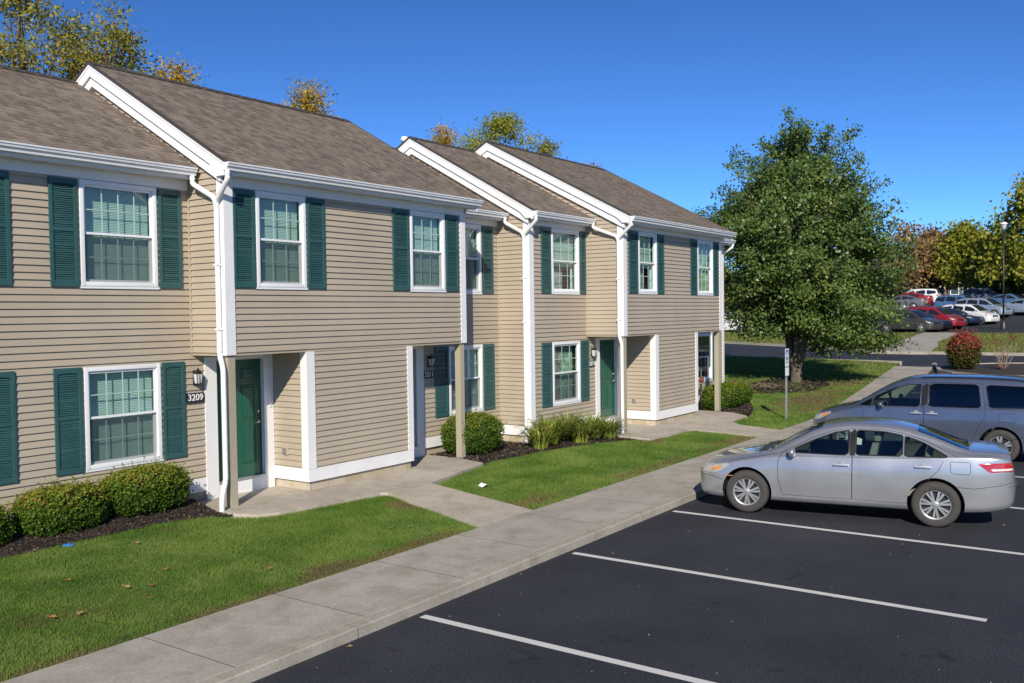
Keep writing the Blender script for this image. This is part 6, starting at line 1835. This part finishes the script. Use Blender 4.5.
# scuffs and dents on the sedan's rear corner
M['scuff'] = mat('scuffed_plastic', (.06, .06, .065), .8, .4, 30)
m = MB(); rr = random.Random(2)
for k in range(7):
    s = rr.uniform(4.3, 4.68); z = rr.uniform(.60, .70); q = SSH.patch([(s, z), (s+.01, z+.007), (s+rr.uniform(.03, .09), z+.009), (s+.05, z-.002)], 1, .0015, 2, 4)
    b = len(m.v); m.v += q.v; m.f += [tuple(b+i for i in f) for f in q.f]; m.m += q.m
m.build('scuff', M['scuff'], sed, fix=False)
# flat white shape behind the sedan's front side window
mb = MB(); mb.add([(0, 0, .02), (.20, .0, .0), (.21, .01, .09), (.12, .012, .12), (.02, .01, .16), (-.02, 0, .1)], [(0, 1, 2, 3, 4, 5)])
o = mb.build('white_shape', mat('shape_white', (.8, .8, .78), .7, .03, 5), sed); o.location = (SSH.x(2.30), .60, 1.12); o.rotation_euler = (0, 0, math.pi)

# ------------------------------------------------------------------ distant cars
def simple_car(name, S, paint, label):
    root = empty(name, (0, 0, 0), 0, label, 'car'); sh = Shape(S)
    sh.loft(sh.stations(40)).build('body', [paint], root, smooth=True)
    for sd in (1, -1):
        for (poly, gm, tr) in S['windows']: sh.patch(smooth_poly(poly, 1), sd, .006, 5, 6).build('window', M['farglass'], root, smooth=True, fix=False)
        for (nm, poly, mt, off) in S['lamps'][:4]: sh.patch(poly, sd, .008, 4, 8).build(nm, M[mt], root, smooth=True, fix=False)
    for k, (s0, s1, a, b, zc) in enumerate(S['screens']): sh.top_patch((s0, s1), lambda t: a+(b-a)*t, .006, 6, 8).build('windscreen' if k == 0 else 'rear_window', M['farglass'], root, smooth=True, fix=False)
    sh.top_patch((.004, .05), lambda t: .42, .004, 3, 6).build('grille', M['trimblack'], root, fix=False)
    for xs in (S['WB']/2, -S['WB']/2):
        for sd in (1, -1):
            wl = empty_child('wheel', root, (xs, sd*(S['track']+.06), S['r']))
            w = MB(); w.lathe([(S['r']*.6, -.1), (S['r']*.97, -.1), (S['r'], -.06), (S['r'], .06), (S['r']*.97, .1), (S['r']*.6, .1)], 18, 'y', close=True); w.build('tyre', M['tyre'], wl, smooth=True)
            w = MB(); w.lathe([(0, sd*.095), (S['r']*.6, sd*.09), (S['r']*.62, sd*.06)], 14, 'y'); w.build('rim', M['rim'], wl, smooth=True)
            a = MB(); a.lathe([(S['r']*.2, sd*-.25), (S['well'], sd*-.25), (S['well'], sd*.063), (S['r']*.2, sd*.06)], 20, 'y'); a.build('wheel_well', M['arch'], wl, smooth=True)
    return root
M['farglass'] = mat('dark_car_glass', (.015, .02, .028), .06, .1, 5, spec=.8)
def scaled(S, kz, kl):
    T = dict(S)
    for k in ('zt', 'zr', 'zbelt'): T[k] = [(a*kl, .2+(b-.2)*kz) for a, b in S[k]]
    for k in ('wr', 'w', 'wbf'): T[k] = [(a*kl, b) for a, b in S[k]]
    T['zb'] = [(a*kl, b+.04) for a, b in S['zb']]
    T['L'] = S['L']*kl; T['WB'] = S['WB']*kl; T['front'] = S['front']*kl
    T['windows'] = [([(a*kl, .2+(b-.2)*kz) for a, b in p], g, t) for p, g, t in S['windows']]
    T['lamps'] = [(n, [(a*kl, .2+(b-.2)*kz) for a, b in p], m_, o_) for n, p, m_, o_ in S['lamps']]
    T['screens'] = [(a*kl, b*kl, c, d, .2+(e-.2)*kz) for a, b, c, d, e in S['screens']]
    T['r'] = S['r']*1.06
    return T
SUV = scaled(VAN, 1.02, .93)
paints = dict(brown=(.075, .062, .06), black=(.012, .013, .02), red=(.30, .015, .02), maroon=(.16, .012, .02), navy=(.015, .03, .07), white=(.72, .72, .72), silverb=(.30, .38, .48), blue=(.10, .20, .36), grey=(.16, .165, .175), teal=(.10, .18, .2), silver2=(.48, .49, .5))
PM = {k: car_paint('far_paint_'+k, v, .3 if k not in ('white', 'red') else .05, .3) for k, v in paints.items()}
proto = {'suv': simple_car('parked_car', SUV, PM['brown'], 'x'), 'sedan': simple_car('parked_car', SEDAN, PM['black'], 'x')}
for k in proto:
    for ch in kids(proto[k]):
        if ch.name.startswith('body'): ch.material_slots[0].link = 'OBJECT'
used = set()
GC = 'cars in the far car park'
def put(kind, x, y, heading, paint, label):
    t = proto[kind]
    if kind in used: t = copy_tree(t)
    used.add(kind)
    t.location = (x, y, terr(x)); t.rotation_euler = (0, -.03*math.cos(heading) if abs(math.cos(heading)) > .5 else 0, heading)
    tag(t, label, 'car', GC)
    for ch in kids(t):
        if ch.name.startswith('body'): ch.material_slots[0].material = PM[paint]
DN = -math.pi/2-.35; UP = math.pi/2
for a in (('suv', 73.4, 15.6, DN, 'brown', 'dark brown SUV nearest the big tree in the far front row'),
          ('sedan', 76.3, 15.4, DN, 'black', 'low black car squeezed between the brown SUV and the red SUV'),
          ('suv', 79.0, 15.0, DN, 'red', 'bright red SUV in the far front row'),
          ('suv', 81.9, 15.6, DN, 'maroon', 'dark red car right behind the bright red SUV'),
          ('sedan', 84.6, 14.6, DN, 'navy', 'dark navy sedan between the red cars and the white SUV'),
          ('suv', 86.4, 13.6, DN, 'white', 'white SUV left of the lamp post'),
          ('suv', 91.0, 13.2, DN, 'silverb', 'pale blue silver SUV right of the lamp post'),
          ('suv', 93.6, 15.4, DN, 'blue', 'blue SUV behind the pale blue one'),
          ('sedan', 92.4, 9.7, DN, 'silverb', 'pale car at the right end of the far front row'),
          ('sedan', 97.0, 21.5, UP, 'grey', 'grey sedan showing its tail in the far back row'),
          ('sedan', 100.2, 21.6, UP, 'red', 'small red car in the far back row beside the grey sedan'),
          ('suv', 103.5, 21.4, UP, 'white', 'white car in the far back row'),
          ('suv', 107.5, 21.6, UP, 'black', 'black car at the right end of the far back row'),
          ('sedan', 96.4, 11.6, DN, 'blue', 'blue car tucked behind the pale car near the lamp post'),
          ('suv', 99.5, 14.0, DN, 'grey', 'grey SUV right of the blue SUVs beyond the lamp post'),
          ('sedan', 96.8, 7.2, DN, 'navy', 'navy car at the right picture edge beyond the lamp post'),
          ('sedan', 92.5, 22.2, UP, 'teal', 'dark teal car in the far back row, leftmost there'),
          ('suv', 72.5, 29.5, UP, 'white', 'white car glimpsed between the building corner and the tree crown'),
          ('sedan', 75.6, 32.0, UP, 'silver2', 'silver car behind the white one near the building corner'),
          ('sedan', 79.5, 30.0, UP, 'navy', 'dark car seen through the lower left of the big crown')):
    put(*a)

# ------------------------------------------------------------------ parking sign and lamp post
t = empty('parking_sign', (25.49, 8.68, gz(25.5, 8.68)), 0, 'blue and white accessible parking sign on a thin grey post', 'sign')
m = MB(); m.sweep([(0, 0, -.2), (0, 0, 2.0)], [(-.03, -.012), (-.022, -.012), (-.016, .014), (.016, .014), (.022, -.012), (.03, -.012), (.03, -.006), (.02, .02), (-.02, .02), (-.03, -.006)]); m.build('post', M['steel'], t)
M['signblue'] = mat('sign_blue', (.015, .10, .42), .4, .05, 10); M['signgreen'] = mat('sign_green', (.02, .22, .10), .4, .05, 10)
m = MB(); m.bbox(-.152, -.022, 1.50, .152, -.018, 2.0, .001); p = m.build('sign_plate', M['white'], t)
m = MB(); m.box(-.11, -.0245, 1.72, .11, -.0222, 1.97); m.build('blue_panel', M['signblue'], p)
m = MB(); yy = -.0262
m.lathe([(0, 0), (.018, 0)], 14, 'y', (-.01, yy, 1.935))
m.tube([(-.008, yy, 1.91), (-.004, yy, 1.85), (.045, yy, 1.85), (.065, yy, 1.785), (.085, yy, 1.79)], .008, 6); m.tube([(-.006, yy, 1.885), (.035, yy, 1.885)], .007, 6)
m.tube([(-.02+.052*math.cos(a), yy, 1.805+.052*math.sin(a)) for a in [R(100)+R(250)*k/16 for k in range(17)]], .007, 6)
m.build('wheelchair_symbol', M['white'], p)
m = MB()
for z, w in ((1.68, .10), (1.635, .085), (1.59, .11)): m.box(-w, -.0245, z, w, -.0222, z+.025)
m.build('green_lines', M['signgreen'], p)
m = MB(); m.bbox(-.15, -.022, 1.24, .15, -.018, 1.47, .001); m.build('sign_plate', M['vinyl'], t)

t = empty('street_lamp', (78.9, 10.1, terr(78.9)+.1), 0, 'tall thin lamp post at the far car park with a round top', 'lamp post')
m = MB(); m.tube([(0, 0, -.3), (0, 0, 7.5)], .07, 10, radii=[.075, .05]); m.lathe([(.2, -.2), (.2, .5), (.1, .55), (0.07, .55)], 14); m.build('pole', M['lantern'], t, smooth=True)
m = MB(); m.lathe([(0, 8.05), (.12, 8.03), (.30, 7.90), (.30, 7.86), (.10, 7.80)], 20); m.build('cap', M['gutter'], t, smooth=True)
m = MB(); m.lathe([(.07, 7.45), (.14, 7.5), (.24, 7.84)], 20); m.build('globe', M['lantern_glass'], t, smooth=True)

# ------------------------------------------------------------------ far buildings
M['far_wall'] = mat('far_tan_wall', (.42, .35, .26), .7, .06, 1.0); M['far_roof'] = mat('far_roof', (.14, .11, .09), .9, .2, 1.5)
def far_building(x0, y0, L, rz, label):
    t = empty('apartment_block', (x0, y0, terr(min(x0, 125))), rz, label, 'building', 'far apartment blocks')
    D = 8.0
    m = MB(); siding(m, 0, 'F', 0, L, 0, 5.6, expo=.2, lip=.03); siding(m, 0, 'L', 0, D, 0, 5.6, expo=.2, lip=.03); siding(m, L, 'R', 0, D, 0, 5.6, expo=.2, lip=.03); siding(m, D, 'K', 0, L, 0, 5.6, expo=.2, lip=.03)
    m.add([(0, 0, 5.6), (0, D, 5.6), (0, D/2, 7.7)], [(0, 1, 2)]); m.add([(L, 0, 5.6), (L, D, 5.6), (L, D/2, 7.7)], [(0, 1, 2)])
    m.build('wall', M['far_wall'], t, fix=False)
    m = MB(); m.prism([(-.5, 5.35), (-.5, 5.5), (D/2, 7.95), (D+.5, 5.5), (D+.5, 5.35), (D/2, 7.75)], 0, -.4, L+.4); m.build('roof', M['far_roof'], t)
    k = 0; x = 1.5
    while x < L-2:
        for z in (.9, 3.6):
            m = MB(); m.box(x, -.06, z, x+1.2, .02, z+1.4); w = m.build('window', M['white'], t)
            m = MB(); m.quad((x+.1, -.065, z+.1), (x+1.1, -.065, z+.1), (x+1.1, -.065, z+1.3), (x+.1, -.065, z+1.3)); m.build('pane', M['farglass'], w, fix=False)
            for q in (x-.45, x+1.22):
                m = MB(); m.box(q, -.05, z-.05, q+.42, .02, z+1.45); m.build('shutter', M['shutter'], t)
        x += 3.9; k += 1
    return t
far_building(134, 40, 22, R(-62), 'far tan apartment block behind the brown trees')
far_building(139.5, 18.5, 18, R(-78), 'far tan apartment block behind the lamp post and white car')
# ------------------------------------------------------------------ light, sky, camera
SUN_EL = R(30.5)
SUN_DIR = Vector((-.84, -.545, 0)).normalized()*math.cos(SUN_EL)+Vector((0, 0, math.sin(SUN_EL)))   # towards the sun
sd = bpy.data.lights.new('sun', 'SUN'); sd.energy = 5.0; sd.angle = R(.5); sd.color = (1.0, .918, .79)
so = bpy.data.objects.new('sun', sd); COL.objects.link(so); so.location = (-20, -20, 30)
so.rotation_euler = SUN_DIR.to_track_quat('Z', 'Y').to_euler()
W = bpy.data.worlds.new('World'); SC.world = W; W.use_nodes = True
nt = W.node_tree; bg = nt.nodes['Background']
sky = nt.nodes.new('ShaderNodeTexSky'); sky.sky_type = 'NISHITA'; sky.sun_disc = False
sky.sun_elevation = SUN_EL; sky.sun_rotation = math.atan2(SUN_DIR.x, SUN_DIR.y)
sky.altitude = 2500; sky.air_density = 1.0; sky.dust_density = .05; sky.ozone_density = 7.0
gm = nt.nodes.new('ShaderNodeGamma'); gm.inputs['Gamma'].default_value = 1.33   # deeper, polarised-looking blue
nt.links.new(sky.outputs['Color'], gm.inputs['Color']); mg = nt.nodes.new('ShaderNodeMix'); mg.data_type = 'RGBA'; mg.blend_type = 'MULTIPLY'; mg.inputs['Factor'].default_value = 1.0; mg.inputs['B'].default_value = (.82, .97, 1.02, 1)
nt.links.new(gm.outputs['Color'], mg.inputs['A']); nt.links.new(mg.outputs['Result'], bg.inputs['Color']); bg.inputs['Strength'].default_value = .066

cam = bpy.data.cameras.new('Camera'); co = bpy.data.objects.new('Camera', cam); COL.objects.link(co)
cam.sensor_fit = 'HORIZONTAL'; cam.sensor_width = 36.0; cam.lens = 920.4/1024*36.0; cam.clip_end = 2000; cam.clip_start = .1
ya, pi_, ro = R(54.594), R(-1.724), R(-0.775)
f = Vector((math.sin(ya)*math.cos(pi_), math.cos(ya)*math.cos(pi_), math.sin(pi_)))
r = Vector((math.cos(ya), -math.sin(ya), 0)); u = r.cross(f)
r2 = r*math.cos(ro)+u*math.sin(ro); u2 = -r*math.sin(ro)+u*math.cos(ro)
mt = Matrix(((r2.x, u2.x, -f.x, 0), (r2.y, u2.y, -f.y, 0), (r2.z, u2.z, -f.z, 3.193), (0, 0, 0, 1)))
co.matrix_world = mt
SC.camera = co
SC.view_settings.view_transform = 'Standard'; SC.view_settings.look = 'None'; SC.view_settings.exposure = 0.08; SC.view_settings.gamma = 1.0
SC.view_settings.use_curve_mapping = False
SC.cycles.use_denoising = True; SC.cycles.sample_clamp_indirect = 6.0; SC.cycles.denoiser = 'OPENIMAGEDENOISE'; SC.cycles.denoising_input_passes = 'RGB_ALBEDO_NORMAL'; SC.cycles.denoising_prefilter = 'ACCURATE'
SC.cycles.max_bounces = 8; SC.cycles.transparent_max_bounces = 12
SC.render.film_transparent = False
